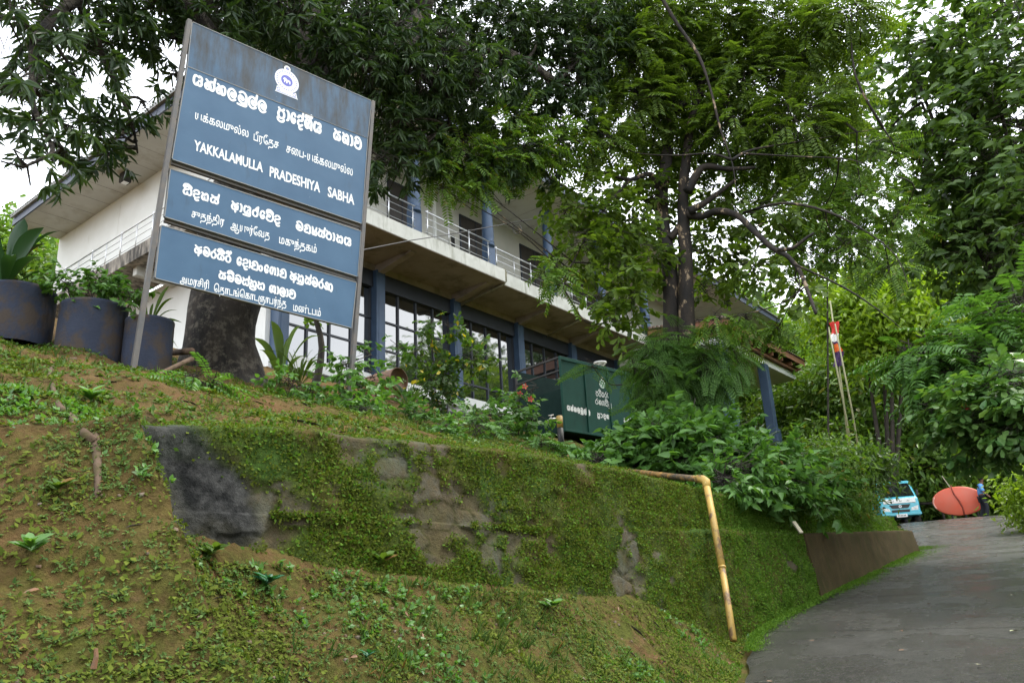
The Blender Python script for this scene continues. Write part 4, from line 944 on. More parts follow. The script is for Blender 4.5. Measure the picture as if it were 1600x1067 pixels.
r2 = crop(275, 270, .10625, [('na+i', 88, 236), ('da', 240, 352), ('ha', 358, 478), ('sa+hal', 492, 630), ('a', 803, 925), ('aa', 930, 975), ('ya+u_', 984, 1102), ('ra+hal', 1110, 1212), ('e', 1224, 1312), ('va+i', 1312, 1437), ('da', 1438, 1537)])
r2 += crop(430, 320, .08436, [('ma', 372, 518), ('dha', 523, 662), ('yy', 668, 782), ('sa+hal', 780, 926), ('tha', 928, 1052), ('aa', 1056, 1112), ('na', 1124, 1258), ('ya', 1268, 1408)])
text_row(b2, (285.6, 303.5), (548, 386), 13.5, r2, 2.9)
r3 = crop(290, 370, .075, [('a', 168, 345), ('ma', 345, 507), ('ra', 508, 642), ('sa+i', 640, 812), ('ra+ii', 813, 948), ('e', 1055, 1172), ('da', 1175, 1308), ('aa', 1305, 1352), ('dda', 1352, 1512)])
r3 += crop(400, 390, .08125, [('ng', 38, 132), ('e', 148, 247), ('ga', 250, 386), ('aa', 388, 442), ('dda', 445, 582), ('a', 643, 788), ('na+u_', 785, 916), ('sa+hal', 928, 1062), ('ma', 1064, 1192), ('ra', 1192, 1302), ('nna', 1300, 1478)])
text_row(b3, (303, 395.5), (519.5, 456), 13.5, r3, 2.8)
r4 = crop(290, 370, .075, [('sa', 678, 842), ('ma+i', 850, 1007), ('ma', 1012, 1163), ('na+hal', 1163, 1326), ('ta+ra_', 1325, 1482)]) + crop(400, 390, .08125, [('na', 13, 168), ('sha', 243, 384), ('aa', 388, 442), ('la', 440, 572), ('aa', 574, 622), ('va', 622, 764)])
text_row(b3, (341.8, 435.5), (460, 467.5), 13, r4, 2.8)
def font_row(par, txts, bl0, bl1, hpx, bold=0.0, descend=False):
    def base(px): return bl0[1] + (bl1[1] - bl0[1]) * (px - bl0[0]) / (bl1[0] - bl0[0])
    for t_, a_, b_ in txts:
        xm = (a_ + b_) / 2; p = sp(xm, base(xm)); h = sp(xm, base(xm) - hpx)[1] - p[1]
        font_text(t_, sp(a_, base(a_))[0], sp(b_, base(b_))[0], p[1], h, par, bold=bold, descend=descend)
font_row(b1, [("YAKKALAMULLA", 302.5, 410.5), ("PRADESHIYA", 421, 500), ("SABHA", 512, 553.5)], (303, 233), (553, 320.5), 15.5, .028)
TD = .56
font_row(b1, [("யக்கலமுல்ல", 304.5, 388), ("பீரதேச".replace("தே", "\u0bc7த"), 396, 435), ("சபை-".replace("பை", "\u0bc8ப"), 447, 478), ("யக்கலமுல்ல", 480, 551)], (304.6, 185.5), (549.5, 275), 10, .012, TD)
font_row(b2, [("சுதந்திர", 299, 350), ("ஆயுர்வேத".replace("வே", "\u0bc7வ"), 360, 421), ("மகுந்தகம்", 436, 494.5)], (300.5, 339), (493, 396), 9.5, .012, TD)
font_row(b3, [("அமரசிரி", 281, 326), ("தொடங்கொடஞாபர்ந்த".replace("தொ", "\u0bc6தா").replace("கொ", "\u0bc6கா"), 334, 447), ("மண்டபம்", 458, 501)], (282, 441), (500, 495), 9.0, .012, TD)
# emblem: ringed wheel over a base with a small lion in the middle
ec = sp(448.2, 126.8); er = (sp(448, 109.5)[1] - ec[1])
ek = Ink(); 
ek.ring(ec, .0, er * 1.02, -.0012, mi=1); ek.ring(ec, er * .88, er * 1.0, -.0018, mi=0); ek.ring(ec, er * .50, er * .74, -.0018, mi=0); ek.ring(ec, .0, er * .46, -.002, mi=2)
for i in range(26): th = i * 6.2832 / 26; ek.disc(ec + er * .81 * np.array([math.cos(th), math.sin(th)]), er * .07, -.0024, 8, 0)
tp = ec + np.array([0, er * 1.1]); ek.ring(tp, er * .13, er * .27, -.0026, 20, mi=0); ek.disc(tp, er * .1, -.0026, 12, 1)
ek.mb.add([(ec[0] + er * x, -.0027, ec[1] + er * z) for x, z in [(-.95, -1.32), (.98, -1.32), (.9, -1.18), (.8, -.78), (.3, -.98), (-.3, -.98), (-.8, -.74), (-.88, -1.18)]], [tuple(range(8))], 0)
for x in (-.66, .66): ek.ring(ec + er * np.array([x, -1.02]), er * .1, er * .15, -.003, 16, mi=2)
ek.mb.add([(ec[0] + er * x, -.0031, ec[1] + er * z) for x, z in [(-.9, -1.26), (.9, -1.26), (.88, -1.2), (-.88, -1.2)]], [(0, 1, 2, 3)], 1)
body = [(-.3, .12), (-.22, .22), (-.08, .2), (.02, .1), (.2, .1), (.3, .02), (.3, -.22), (.22, -.24), (.2, -.08), (.06, -.08), (.04, -.24), (-.06, -.24), (-.06, -.06), (-.14, -.06), (-.16, -.22), (-.24, -.22), (-.22, .0), (-.32, .02)]
ek.mb.add([(ec[0] + er * x, -.0029, ec[1] + er * z) for x, z in body], [tuple(range(len(body)))], 0)
ek.mb.build("emblem", [M['letter'], M['emlight'], M['emblue']], b_top)

# ------------------------------------------------------------------ things standing on the slope
# planters
def planter(px0, px1, pyt, pyb, d, label):
    c = at((px0 + px1) / 2, pyb, d); a = at(px0, (pyt + pyb) / 2, d); b = at(px1, (pyt + pyb) / 2, d); r = np.hypot(*(b - a)[:2]) / 2
    top = at((px0 + px1) / 2, pyt + 3, d - r)[2]; z0 = min(c[2], gz(c[0], c[1])) - .12
    o = thing("planter", label, "planter", (c[0], c[1], z0), random.Random(px0).uniform(0, 6), "round blue concrete planters by the tree")
    h = top - z0
    m = MB(); m.lathe([(r * .97, 0), (r, .06), (r * 1.01, h * .5), (r, h - .05), (r * 1.015, h - .03), (r * 1.01, h), (r * .86, h), (r * .85, h - .12)], 36, cap=False); m.build("ring", M['planter'], o, True)
    m = MB(); m.lathe([(r * .85, h - .14), (r * .4, h - .08), (.001, h - .06)], 24, cap=False); m.build("soil", M['earth'], o, True)
    return o, top, r
p1, t1_, rr1 = planter(-38, 84, 434, 518, 10.6, "tallest peeling blue planter at the photo's left edge")
p2, t2_, rr2 = planter(86, 196, 461, 541, 10.2, "middle blue planter holding leafy green plants, between its two neighbours")
p3, t3_, rr3 = planter(191, 270, 488, 547, 10.0, "smallest blue planter, just behind the left post of the sign")
# rusty drum
dp = at(606, 604, 19.0); dp[2] = at(606, 600, 19)[2]
dr = thing("rusty_drum", "brown rusty oil drum lying on its side among weeds before the office windows", "drum", dp, R_(-28))
Mx = Matrix.Translation((-.52, 0, 0)) @ Matrix.Rotation(R_(90), 4, 'Y') @ Matrix.Rotation(R_(9), 4, 'X')
m = MB(); m.lathe([(.0, .0), (.25, 0), (.27, .0), (.28, .02), (.28, .3), (.295, .32), (.28, .34), (.28, .62), (.295, .64), (.28, .66), (.28, .96), (.29, .98), (.27, .99), (.26, .95), (0, .95)], 28, Mx, cap=False); m.build("drum_shell", M['rust'], dr, True)
m = MB(); m.box(-.25, -.15, -.3, .3, -.75, -.27); m.box(.3, .4, -.3, .3, -.75, -.27); m.build("support_block", M['rust'], dr)
# black tarpaulin bundle
tp_ = gp(712, 648, 20.5); tp_[2] = at(712, 648, 20.5)[2] - .12
bm_v, bm_f = [], []
na, nb_ = 30, 14
for i in range(na):
    for j in range(nb_):
        th = 2 * math.pi * i / na; ph = math.pi / 2 * (j / (nb_ - 1)); rr = 1 + .28 * mnoise.noise(Vector((math.cos(th) * 2.2, math.sin(th) * 2.2, ph * 3)))
        bm_v.append((.52 * rr * math.cos(th) * math.cos(ph) , .36 * rr * math.sin(th) * math.cos(ph), .42 * rr * math.sin(ph)))
bm_f = [(i * nb_ + j, ((i + 1) % na) * nb_ + j, ((i + 1) % na) * nb_ + j + 1, i * nb_ + j + 1) for i in range(na) for j in range(nb_ - 1)]
m = MB(); m.add(bm_v, bm_f); o = m.build("tarpaulin_bundle", M['tarp'], None, True); o.location = tp_; o.rotation_euler = (0, 0, .6); tag(o, "black tarpaulin bundle lying on the slope below the blue column", "bundle")
# low dark kerb along the building foot
m = MB(); m.box(-2.6, 9.5, -.1, .12, -.25, .28); o = m.build("garden_kerb", M['wetstone']); o.matrix_world = Matrix.Translation((BP[0] + BN[0] * -.9, BP[1] + BN[1] * -.9, gz(BP[0] - BN[0] * .9 + 2 * BF[0], BP[1] - BN[1] * .9 + 2 * BF[1]) - .1)) @ Matrix.Rotation(R_(90 - 37.9), 4, 'Z')
tag(o, "dark mossy kerb along the foot of the office building", "kerb")
# green trailer
TD0 = 21.0
c0 = at(873.5, 556, TD0); zt_ = c0[2]
def at_z(px, py, z): r = ray(px, py); return CAM + r * ((z - CAM[2]) / r[2])
c1 = at_z(941, 572.2, zt_); dv = (c1 - c0)[:2]; dv /= np.hypot(*dv); tang = math.atan2(dv[1], dv[0])
zb0 = at(873.5, 674, TD0)[2]; TH = zt_ - zb0
tr = thing("waste_trailer", "dark green steel waste trailer with white lettering parked under the balcony", "trailer", (c0[0], c0[1], zb0), tang)
TL, TW = 3.1, 1.75
m = MB(); m.box(0, TL, 0, .04, 0, TH); m.box(.0, TL, -.03, -.001, TH - .1, TH); m.box(0, TL, -.03, -.001, 0, .06)
for x in (.0, .93, 1.9, 2.85): m.box(x, x + .05, -.028, -.001, .061, TH - .101)
m.build("side_panel", M['green'], tr, bevel=.006)
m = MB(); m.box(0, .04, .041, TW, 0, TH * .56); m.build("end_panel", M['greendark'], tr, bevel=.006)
m = MB(); m.box(0, .05, .041, TW, TH - .05, TH); m.box(0, .05, TW - .05, TW, TH * .56, TH - .051); m.box(.0, .05, .041, TW - .051, TH * .8, TH * .8 + .04); m.build("top_rail", M['black'], tr)
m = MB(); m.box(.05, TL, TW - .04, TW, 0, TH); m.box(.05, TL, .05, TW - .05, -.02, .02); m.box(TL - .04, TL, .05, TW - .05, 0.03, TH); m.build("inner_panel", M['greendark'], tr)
for y in (.15, TW - .35):
    m = MB(); m.lathe([(.05, 0), (.3, .0), (.34, .04), (.34, .16), (.3, .2), (.05, .2)], 24, Matrix.Translation((1.9, y, -.33)) @ Matrix.Rotation(R_(-90), 4, 'X')); wl_ = m.build("wheel", M['tyre'], tr, True)
    m = MB(); m.lathe([(.0, 0), (.17, -.004), (.19, -.006)], 16, Matrix.Translation((1.9, y, -.33)) @ Matrix.Rotation(R_(-90), 4, 'X'), cap=False); m.build("rim", M['steel'], wl_, True)
m = MB(); m.tube([(.3, .5, -.1), (-.8, .85, -.25)], .04, 8); m.tube([(.3, 1.3, -.1), (-.8, .9, -.25)], .04, 8); m.build("drawbar", M['black'], tr)
TP0 = np.array([c0[0], c0[1], zb0]); TDx = np.array([dv[0], dv[1], 0]); TNn = np.array([dv[1], -dv[0], 0])
def tplane(px, py): q = on_plane(px, py, TP0, TNn) - TP0; return np.array([q.dot(TDx), q[2]])
holder = [o_ for o_ in tr.children if o_.name.startswith("side_panel")][0]
def trail_row(a, b, h, seq, w):
    n_ = len(seq); x0, x1 = a[0], b[0]; st = (x1 - x0) / n_
    o_ = text_row(holder, a, b, h, [(g_, x0 + st * i + .2, x0 + st * (i + 1) - .2) for i, g_ in enumerate(seq)], w, "lettering", tplane)
    o_.location.y = -.0006 if True else 0
cs = .1218
def tc_(x, y): return (870 + x * cs, 550 + y * cs)
trail_row(tc_(130, 745), tc_(432, 812), 8, ['ya', 'ka+hal', 'ka', 'la', 'ma+u_', 'la+hal', 'la'], 2.0)
trail_row(tc_(500, 562), tc_(682, 596), 8, ['pa', 'ra+i', 'sa', 'ra', 'ya'], 1.0)
trail_row(tc_(492, 662), tc_(705, 715), 8, ['ra', 'ka', 'ga', 'na+i', 'ma+u_'], 1.0)
trail_row(tc_(520, 835), tc_(672, 862), 7, ['pa+ra_', 'aa', 'da', 'sha'], 1.6)
trail_row(tc_(860, 905), tc_(972, 915), 7, ['sa', 'bha', 'va'], 1.6)
ink = Ink(); lc = tplane(*tc_(583, 410)); ink.ring(lc, .0, .13, -.0012, 24, 1); ink.ring(lc, .10, .12, -.0018, 24, 0); ink.stroke([tuple(lc + np.array(p) * .1) for p in ((-.5, -.6), (0, .5), (.5, -.6))], .025); ink.ring(lc + np.array([0, .16]), .03, .05, -.0018, 14, 0)
ink.mb.build("emblem", [M['letter'], mat("pale_green_paint", (.14, .3, .22), None)], holder)
# pole lamp behind trailer
lp = at(938, 571, 25); lo = thing("flood_light", "small white lamp head showing over the green trailer's top edge", "lamp", lp)
m = MB(); m.lathe([(.05, -.15), (.07, -.05), (.2, .06), (.21, .1), (.0, .12)], 16); m.build("lamp_shade", M['vwhite'], lo, True); m = MB(); m.tube([(0, 0, -.15), (0, 0, -2.6)], .04, 8); m.build("pole", M['black'], lo, True)
# yellow and black tap post
tb = at(877, 692, 17.5); z0 = min(gz(tb[0], tb[1]), tb[2]) - .15; zT = at(876, 651, 17.5)[2]; zM = at(876, 668, 17.5)[2]
to_ = thing("tap_post", "short yellow and black post with a water tap, in front of the trailer", "post", (tb[0], tb[1], z0))
m = MB(); m.tube([(0, 0, 0), (.0, 0, zM - z0)], .066, 14); m.build("base", M['black'], to_, True)
m = MB(); m.tube([(0, 0, zM - z0 + .001), (0, 0, zT - z0)], .07, 14); m.lathe([(.072, 0), (.06, .02), (0, .025)], 14, Matrix.Translation((0, 0, zT - z0)), cap=False); m.build("post_top", M['yellow'], to_, True)
m = MB(); h_ = zM - z0 + .2; m.tube([(-.06, 0, h_), (-.2, 0, h_ + .01), (-.25, 0, h_ - .03), (-.26, 0, h_ - .1)], [.02, .024, .02, .016], 8); m.tube([(-.18, 0, h_), (-.18, 0, h_ + .08)], .012, 6); m.tube([(-.24, 0, h_ + .08), (-.12, 0, h_ + .09)], .012, 6); m.build("tap", M['brass'], to_, True)
# yellow drain pipe over the wall
pts = [(975, 736), (1000, 738), (1050, 744), (1090, 748)]
pv = [at(px, py, d) for (px, py), d in zip(pts, (12.0, 11.6, 11.0, 10.5))]
yp = thing("yellow_pipe", "long rusty yellow pipe bending over the mossy wall down to the road", "pipe", pv[-1])
l0 = Vector(pv[-1])
bot = np.array([*xy(-2.12, -.13), 0]); bot = at(1146, 1000, 9.35); el = at(1105, 752, 10.35); mid = at(1128, 885, 9.83)
m = MB(); m.tube([Vector(p) - l0 for p in pv], .04, 14, wob=.01); m.build("pipe_run", M['yellowdirty'], yp, True)
m = MB(); m.tube([Vector(pv[-1]) - l0, Vector(at(1098, 748.5, 10.42)) - l0, Vector(at(1103.5, 752, 10.38)) - l0, Vector(at(1104.5, 762, 10.33)) - l0], .051, 14); m.build("elbow", M['yellow'], yp, True)
m = MB(); m.tube([Vector(at(1104.5, 760, 10.33)) - l0, Vector(at(1115, 815, 10.1)) - l0, Vector(mid) - l0], .042, 14); m.build("down_pipe", M['yellow'], yp, True)
m = MB(); m.tube([Vector(mid) - l0, Vector(at(1137, 940, 9.6)) - l0, Vector(bot) - l0], .037, 14); m.tube([Vector(mid) - l0, Vector(at(1128.6, 888, 9.82)) - l0], .046, 14); m.build("lower_pipe", M['yellow'], yp, True)
# bleached stake on the ledge
s0 = at(1252, 832, 12.62); s1 = at(1240, 815, 12.75); m = MB(); d = Vector(s1 - s0); m.box(-.028, .028, -.012, .012, 0, d.length); o = m.build("wooden_stake", M['stake']); o.location = s0; o.rotation_euler = d.to_track_quat('Z', 'Y').to_euler(); tag(o, "short bleached wooden stake leaning on the wall's ledge", "stake")
# a few orange and brown sticks
for (a_, b_, dd, lab) in (((731, 738), (724, 754), 7.75, "orange dry stalk stuck in the mossy wall"), ((150, 1012), (144, 1064), 3.55, "brown dry stalk at the photo's bottom left"), ((620, 1008), (631, 1036), 4.9, "pale brown stick lying on the lower bank")):
    q0, q1 = at(*a_, dd), at(*b_, dd)
    for q in (q0, q1):
        g_ = gz(q[0], q[1])
        if dd < 6 and q[2] < g_: q[2] = g_ + .02
    m = MB(); m.tube([q0, (q0 + q1) / 2 + np.array([.005, 0, .004]), q1], [.007, .009, .012], 6); o = m.build("dry_stalk", M['litter']); tag(o, lab, "stick")
for (px, py, d, s_, lab, mt_) in ((226, 684, 5.95, .16, "brown mossy boulder at the left end of the rubble wall", 'plaster'), (292, 676, 6.05, .075, "pale grey rock on top of the blackened stones", 'pebble'), (18, 688, 5.6, .09, "reddish clod of earth at the photo's left edge", 'litter')):
    c_ = at(px, py, d); g_ = random.Random(px); m = MB(); n1, n2 = 16, 10
    vs = []
    for i in range(n1):
        for j in range(n2):
            th = 6.2832 * i / n1; ph = math.pi * (j / (n2 - 1) - .5); q = Vector((math.cos(th) * math.cos(ph), math.sin(th) * math.cos(ph), math.sin(ph))); rr = s_ * (1 + .45 * mnoise.noise(q * 1.7 + Vector((px, 0, 0))))
            vs.append((q.x * rr * 1.25, q.y * rr, q.z * rr * .72))
    m.add(vs, [(i * n2 + j, ((i + 1) % n1) * n2 + j, ((i + 1) % n1) * n2 + j + 1, i * n2 + j + 1) for i in range(n1) for j in range(n2 - 1)])
    o = m.build("boulder", M[mt_], None, False); o.location = c_; tag(o, lab, "rock")
# exposed roots
def root(pts, rad, d):
    q = []
    for (px, py), dd in zip(pts, d):
        r = ray(px, py); h = math.hypot(r[0], r[1]); best = None
        for kk in range(int(dd * 50), int(dd * 150)):
            p = CAM + r / h * (kk * .01)
            if p[2] < gz(p[0], p[1]): best = p; break
        q.append(best if best is not None else at(px, py, dd))
    return q
# ------------------------------------------------------------------ things on the road's crest
def on_road(px, d): p = at(px, 805, d); p[2] = z_road(p[0], p[1]) + .012; return p
tk = on_road(1409, 37.2); face = math.atan2(-tk[1], -tk[0])
vt = thing("mini_truck", "small teal mini truck with a white bonnet band facing down the road", "truck", tk, face + math.pi / 2 + R_(12))
# local: x to the viewer's right, -y towards the camera
m = MB(); W2 = .74
prof = [(0, .34), (-.02, .5), (0, .78), (.05, 1.02), (.16, 1.1), (.7, 1.76), (.86, 1.84), (1.7, 1.86), (1.75, 1.8), (1.75, .34)]
secs = [(-W2, .93), (-W2 + .06, 1), (W2 - .06, 1), (W2, .93)]
vs = []
for x, s in secs:
    for y, z in prof: vs.append((x * (1 - .1 * max(0, z - 1.1)), y + (1 - s) * .5, z - (1 - s) * .25 * (z > 1)))
kk = len(prof); fs = [(i * kk + j, i * kk + (j + 1) % kk, (i + 1) * kk + (j + 1) % kk, (i + 1) * kk + j) for i in range(3) for j in range(kk)] + [tuple(range(kk)), tuple(reversed(range(3 * kk, 4 * kk)))]
m.add(vs, fs); cab = m.build("cab", M['teal'], vt, False, bevel=.02)
def slope_quad(xa, xb, xc, xd, y0, z0, y1, z1, nm, mt, par, off=.012):
    m = MB(); m.add([(xa, y0 - off, z0 + off * .6), (xb, y0 - off, z0 + off * .6), (xc, y1 - off, z1 + off * .6), (xd, y1 - off, z1 + off * .6)], [(0, 1, 2, 3)]); m.add([(xa, y0, z0), (xb, y0, z0), (xc, y1, z1), (xd, y1, z1)], [(3, 2, 1, 0)]); return m.build(nm, mt, par)
slope_quad(-.66, .66, .6, -.6, .19, 1.14, .66, 1.71, "windscreen", M['glass'], vt)
m = MB(); m.box(-.6, .62, -.012, .05, .86, 1.04); m.build("bonnet_band", M['vwhite'], vt, bevel=.008)
ink = Ink(); 
for i, x in enumerate((-.42, -.36, -.3, -.24, .0, .06, .3, .36)): ink.stroke([(x, .92), (x + .03, .97), (x + .01, .93)], .018)
lt = ink.mb.build("lettering", M['black'], vt); lt.location.y = -.014
m = MB(); m.prism([(-.4, .8), (.4, .8), (.3, .66), (-.3, .66)], -.03, .02); m.build("grille", M['black'], vt)
m = MB(); m.box(-.34, .34, -.03, .02, .5, .6); m.build("air_intake", M['black'], vt)
ink = Ink(); ink.ring(np.array([0, .73]), .03, .055, -.036, 16); eb = ink.mb.build("badge", M['steel'], vt)
for s in (-1, 1):
    m = MB(); m.prism([(s * .7, .74), (s * .66, .56), (s * .38, .54), (s * .42, .66)][::s], -.02, .06); m.build("headlight", M['lamp'], vt, bevel=.01)
    m = MB(); m.box(s * .82 - .04, s * .82 + .04, .3, .36, 1.15, 1.38); m.build("mirror", M['black'], vt, bevel=.01)
m = MB(); m.box(-.76, .76, -.06, .12, .36, .47); m.build("bumper", M['teal'], vt, bevel=.02)
m = MB(); m.box(-.2, .2, -.075, -.062, .3, .42); pl_ = m.build("number_plate", M['vwhite'], vt)
m = MB()
for i in range(6): m.box(-.16 + i * .055, -.13 + i * .055, -.078, -.0755, .33, .39)
m.build("plate_marks", M['black'], pl_)
for x in (-.62, .62):
    for y in (.55, 2.6):
        m = MB(); m.lathe([(.05, -.09), (.25, -.09), (.28, -.05), (.28, .05), (.25, .09), (.05, .09)], 20, Matrix.Translation((x, y, .28)) @ Matrix.Rotation(R_(90), 4, 'Y')); m.build("wheel", M['tyre'], vt, True)
m = MB(); m.box(-.74, .74, 1.8, 3.5, .55, .62); m.box(-.74, -.7, 1.8, 3.5, .62, .95); m.box(.7, .74, 1.8, 3.5, .62, .95); m.build("load_bed", M['teal'], vt)
m = MB(); m.box(-.86 * .8, -.66 * .8, .9, 1.5, 1.2, 1.68); 
m = MB(); m.add([(-.742, .45, 1.12), (-.742, 1.45, 1.12), (-.69, 1.45, 1.66), (-.69, .82, 1.66)], [(0, 1, 2, 3)]); m.build("side_window", M['glass'], vt)
# oval board
oc = on_road(1503, 39.5); zc = at(1503, 782, 39.5)[2]
ov = thing("oval_board", "large orange-red oval board standing on short legs at the road's crest", "board", oc, math.atan2(-oc[1], -oc[0]) + math.pi / 2)
hz = zc - oc[2]; Mx = Matrix.Translation((0, 0, hz)) @ Matrix.Rotation(R_(2), 4, 'Y') @ Matrix.Diagonal((1.0, 1, .6, 1)) @ Matrix.Rotation(R_(90), 4, 'X')
m = MB(); m.lathe([(.0, .06), (.9, .05), (.985, .02), (1.0, 0), (.985, -.03), (.0, -.06)], 48, Mx, cap=False); m.build("disc", M['orange'], ov, True)
m = MB()
for a0, a1 in ((2.7, 3.6), (-.35, .35)):
    pts = [(1.0 * math.cos(t) * .955, -.052, hz + .6 * math.sin(t) * .955) for t in np.linspace(a0, a1, 14)]; m.tube(pts, [.006] + [.035] * 12 + [.006], 6)
m.build("pale_rim", M['palepink'], ov, True)
m = MB(); m.tube([(-.17, -.07, hz + .66), (-.12, -.075, hz + .3), (.02, -.08, hz), (.1, -.075, hz - .3), (.1, -.07, hz - .6)], [.02, .03, .04, .03, .03], 8); m.build("centre_bar", mat("dark_red_paint", (.2, .03, .02), (.35, .06, .03), 6), ov, True)
for x in (-.35, .15, .6):
    m = MB(); m.tube([(x, 0, hz - .52), (x, .05, 0)], .04, 8); m.build("leg", M['black'], ov)
m = MB(); m.tube([(-.2, 0, hz + .58), (-.42, .02, hz + 1.1)], .02, 6); m.build("stay_rod", M['stake'], ov)
# person walking away to the right
pp = on_road(1541, 39.0)
pn = thing("person", "person in light blue shirt and dark trousers with bag strap, beside the oval board", "person", pp, math.atan2(-pp[1], -pp[0]) + math.pi / 2)
def skin_obj(name, pts, edges, rad, mt, parent, sub=2):
    me = bpy.data.meshes.new(name); me.from_pydata(pts, edges, []); me.update(); me.materials.append(mt)
    o = link(bpy.data.objects.new(name, me), parent); sk = o.modifiers.new("skin", 'SKIN'); sk.use_smooth_shade = True
    if not me.skin_vertices: me.skin_vertices.new()
    for i, r in enumerate(rad): me.skin_vertices[0].data[i].radius = r if hasattr(r, '__len__') else (r, r)
    me.skin_vertices[0].data[0].use_root = True
    ss = o.modifiers.new("sub", 'SUBSURF'); ss.levels = sub; ss.render_levels = sub; return o
Bp = [(0, 0, .93), (.0, 0, 1.12), (.03, -.0, 1.32), (.06, 0, 1.44), (.1, -.02, 1.52), (.12, -.03, 1.62), (.13, -.03, 1.71),
      (.02, -.18, 1.37), (.08, -.24, 1.12), (.24, -.2, .93), (.3, -.2, .86), (.05, .18, 1.37), (.0, .24, 1.12), (.12, .24, .9), (.16, .24, .82),
      (.02, -.1, .88), (.1, -.11, .5), (.0, -.11, .1), (.12, -.12, .04), (-.02, .1, .88), (-.05, .11, .5), (-.2, .11, .12), (-.08, .12, .04)]
Ee = [(0, 1), (1, 2), (2, 3), (3, 4), (4, 5), (5, 6), (3, 7), (7, 8), (8, 9), (9, 10), (3, 11), (11, 12), (12, 13), (13, 14), (0, 15), (15, 16), (16, 17), (17, 18), (0, 19), (19, 20), (20, 21), (21, 22)]
rd = [(.13, .14), (.12, .14), (.12, .16), .07, .055, (.085, .1), .07, .05, .042, .034, .03, .05, .042, .034, .03, .09, .06, .04, .035, .09, .06, .04, .035]
bd = skin_obj("body", Bp, Ee, rd, M['skin'], pn)
sh = [0, 1, 2, 3, 7, 8, 11, 12]; ix = {v: i for i, v in enumerate(sh)}
skin_obj("shirt", [Bp[i] for i in sh], [(ix[a], ix[b]) for a, b in Ee if a in ix and b in ix], [(.155, .165), (.15, .17), (.15, .19), .1, .085, .075, .085, .075], M['shirt'], pn)
tr_i = [0, 15, 16, 17, 19, 20, 21]; ix = {v: i for i, v in enumerate(tr_i)}
skin_obj("trousers", [Bp[i] for i in tr_i], [(ix[a], ix[b]) for a, b in Ee if a in ix and b in ix], [(.15, .155), .115, .085, .075, .115, .085, .075], M['trouser'], pn)
m = MB(); m.lathe([(.0, -.1), (.09, -.06), (.112, .0), (.1, .07), (.05, .12), (0, .125)], 14, Matrix.Translation((.105, -.02, 1.68)) @ Matrix.Rotation(R_(-14), 4, 'Y'), cap=False); m.build("hair", M['hair'], pn, True)
m = MB(); m.tube([(-.1, -.12, 1.42), (.02, -.2, 1.28), (.17, -.15, 1.1), (.2, -.03, 1.02)], .018, 6); m.build("bag_strap", M['trouser'], pn)
# dark wooden rail behind the truck
q0, q1 = at(1432, 787, 41), at(1470, 786, 41); zg = z_road(q0[0], q0[1])
m = MB(); m.tube([q0, q1 + (q1 - q0) * 1.2], .06, 8); m.tube([(q0[0], q0[1], zg - .3), (q0[0], q0[1], q0[2] + .1)], .07, 8); m.tube([(q1[0], q1[1], zg - .3), (q1[0], q1[1], q1[2] + .1)], .06, 8); o = m.build("rail_fence", M['bark3'], None, True); tag(o, "dark wooden rail between the truck and the oval board", "fence")
# flag and cane poles
fb = gp(1318, 690, 33); ft = at(1297, 470, 33)
fo = thing("flag_pole", "slim cane pole with a limp red, white and orange flag before the trees", "flag pole", fb)
m = MB(); m.tube([(0, 0, -.2), tuple(((ft - fb) * .5 + np.array([.05, 0, 0]))), tuple(ft - fb)], [.04, .036, .03], 8); m.build("pole", M['bamboo'], fo, True)
f0 = at(1303, 503, 32.9) - fb; f1 = at(1311, 572, 32.9) - fb
nf, nw = 40, 6; vs = []; 
for i in range(nf + 1):
    t = i / nf; c = f0 + (f1 - f0) * t
    for j in range(nw + 1):
        a_ = j / nw - .5; wd = .34 * (1 - .25 * math.sin(t * 9) ** 2); vs.append((c[0] + a_ * wd + .04 * math.sin(t * 11), c[1] + .09 * math.sin(a_ * 11 + t * 7), c[2]))
m = MB(); cols = [M['orange'], mat("flag_red", (.6, .03, .02), None), M['vwhite'], mat("flag_orange", (.75, .16, .02), None), mat("flag_maroon_blue", (.05, .02, .09), None)]
bnd = [.0, .28, .46, .5, .68, 1.01]; mi = [1, 2, 4, 3, 4]
for i in range(nf):
    t = (i + .5) / nf; q = next(n_ for n_ in range(5) if t < bnd[n_ + 1]) 
    for j in range(nw):
        b = i * (nw + 1) + j; m.f.append((b, b + 1, b + nw + 2, b + nw + 1)); m.m.append(mi[q])
m.v = [tuple(v) for v in vs]; m.build("flag", cols, fo, True)
for i, (a_, b_, d, lab) in enumerate((((1327, 692), (1320, 640), 32.5, "middle pale cane stem beside the flag pole"), ((1337, 690), (1331, 640), 32, "right-hand pale cane stem near the flag pole"))):
    q0 = gp(*a_, d); q1 = at(*b_, d); q2 = q0 + (q1 - q0) * 1.9 + np.array([-.1, 0, 0])
    m = MB(); m.tube([q0 - np.array([0, 0, .3]), q1, q2], [.04, .036, .028], 8); o = m.build("cane_stem", M['bamboo'], None, True); tag(o, lab, "cane", "cane stems by the flag")
# overhead cable with a coil
c_pts = [(540, 399, 15), (560, 392, 16), (640, 376, 20), (700, 367, 22), (790, 350, 24), (860, 338, 24.5), (905, 322, 25), (960, 300, 26)]
cv = [Vector(at(*p)) for p in c_pts]
m = MB(); m.tube(cv, .014, 6); ctr = at(808, 358, 23.6); m.tube([Vector(ctr) + Vector((.13 * math.cos(t), 0, .17 * math.sin(t))) for t in np.linspace(1.2, 7.6, 22)], .014, 6)
o = m.build("overhead_cable", M['black']); tag(o, "thin black cable with a hanging coil crossing in front of the balcony", "cable")

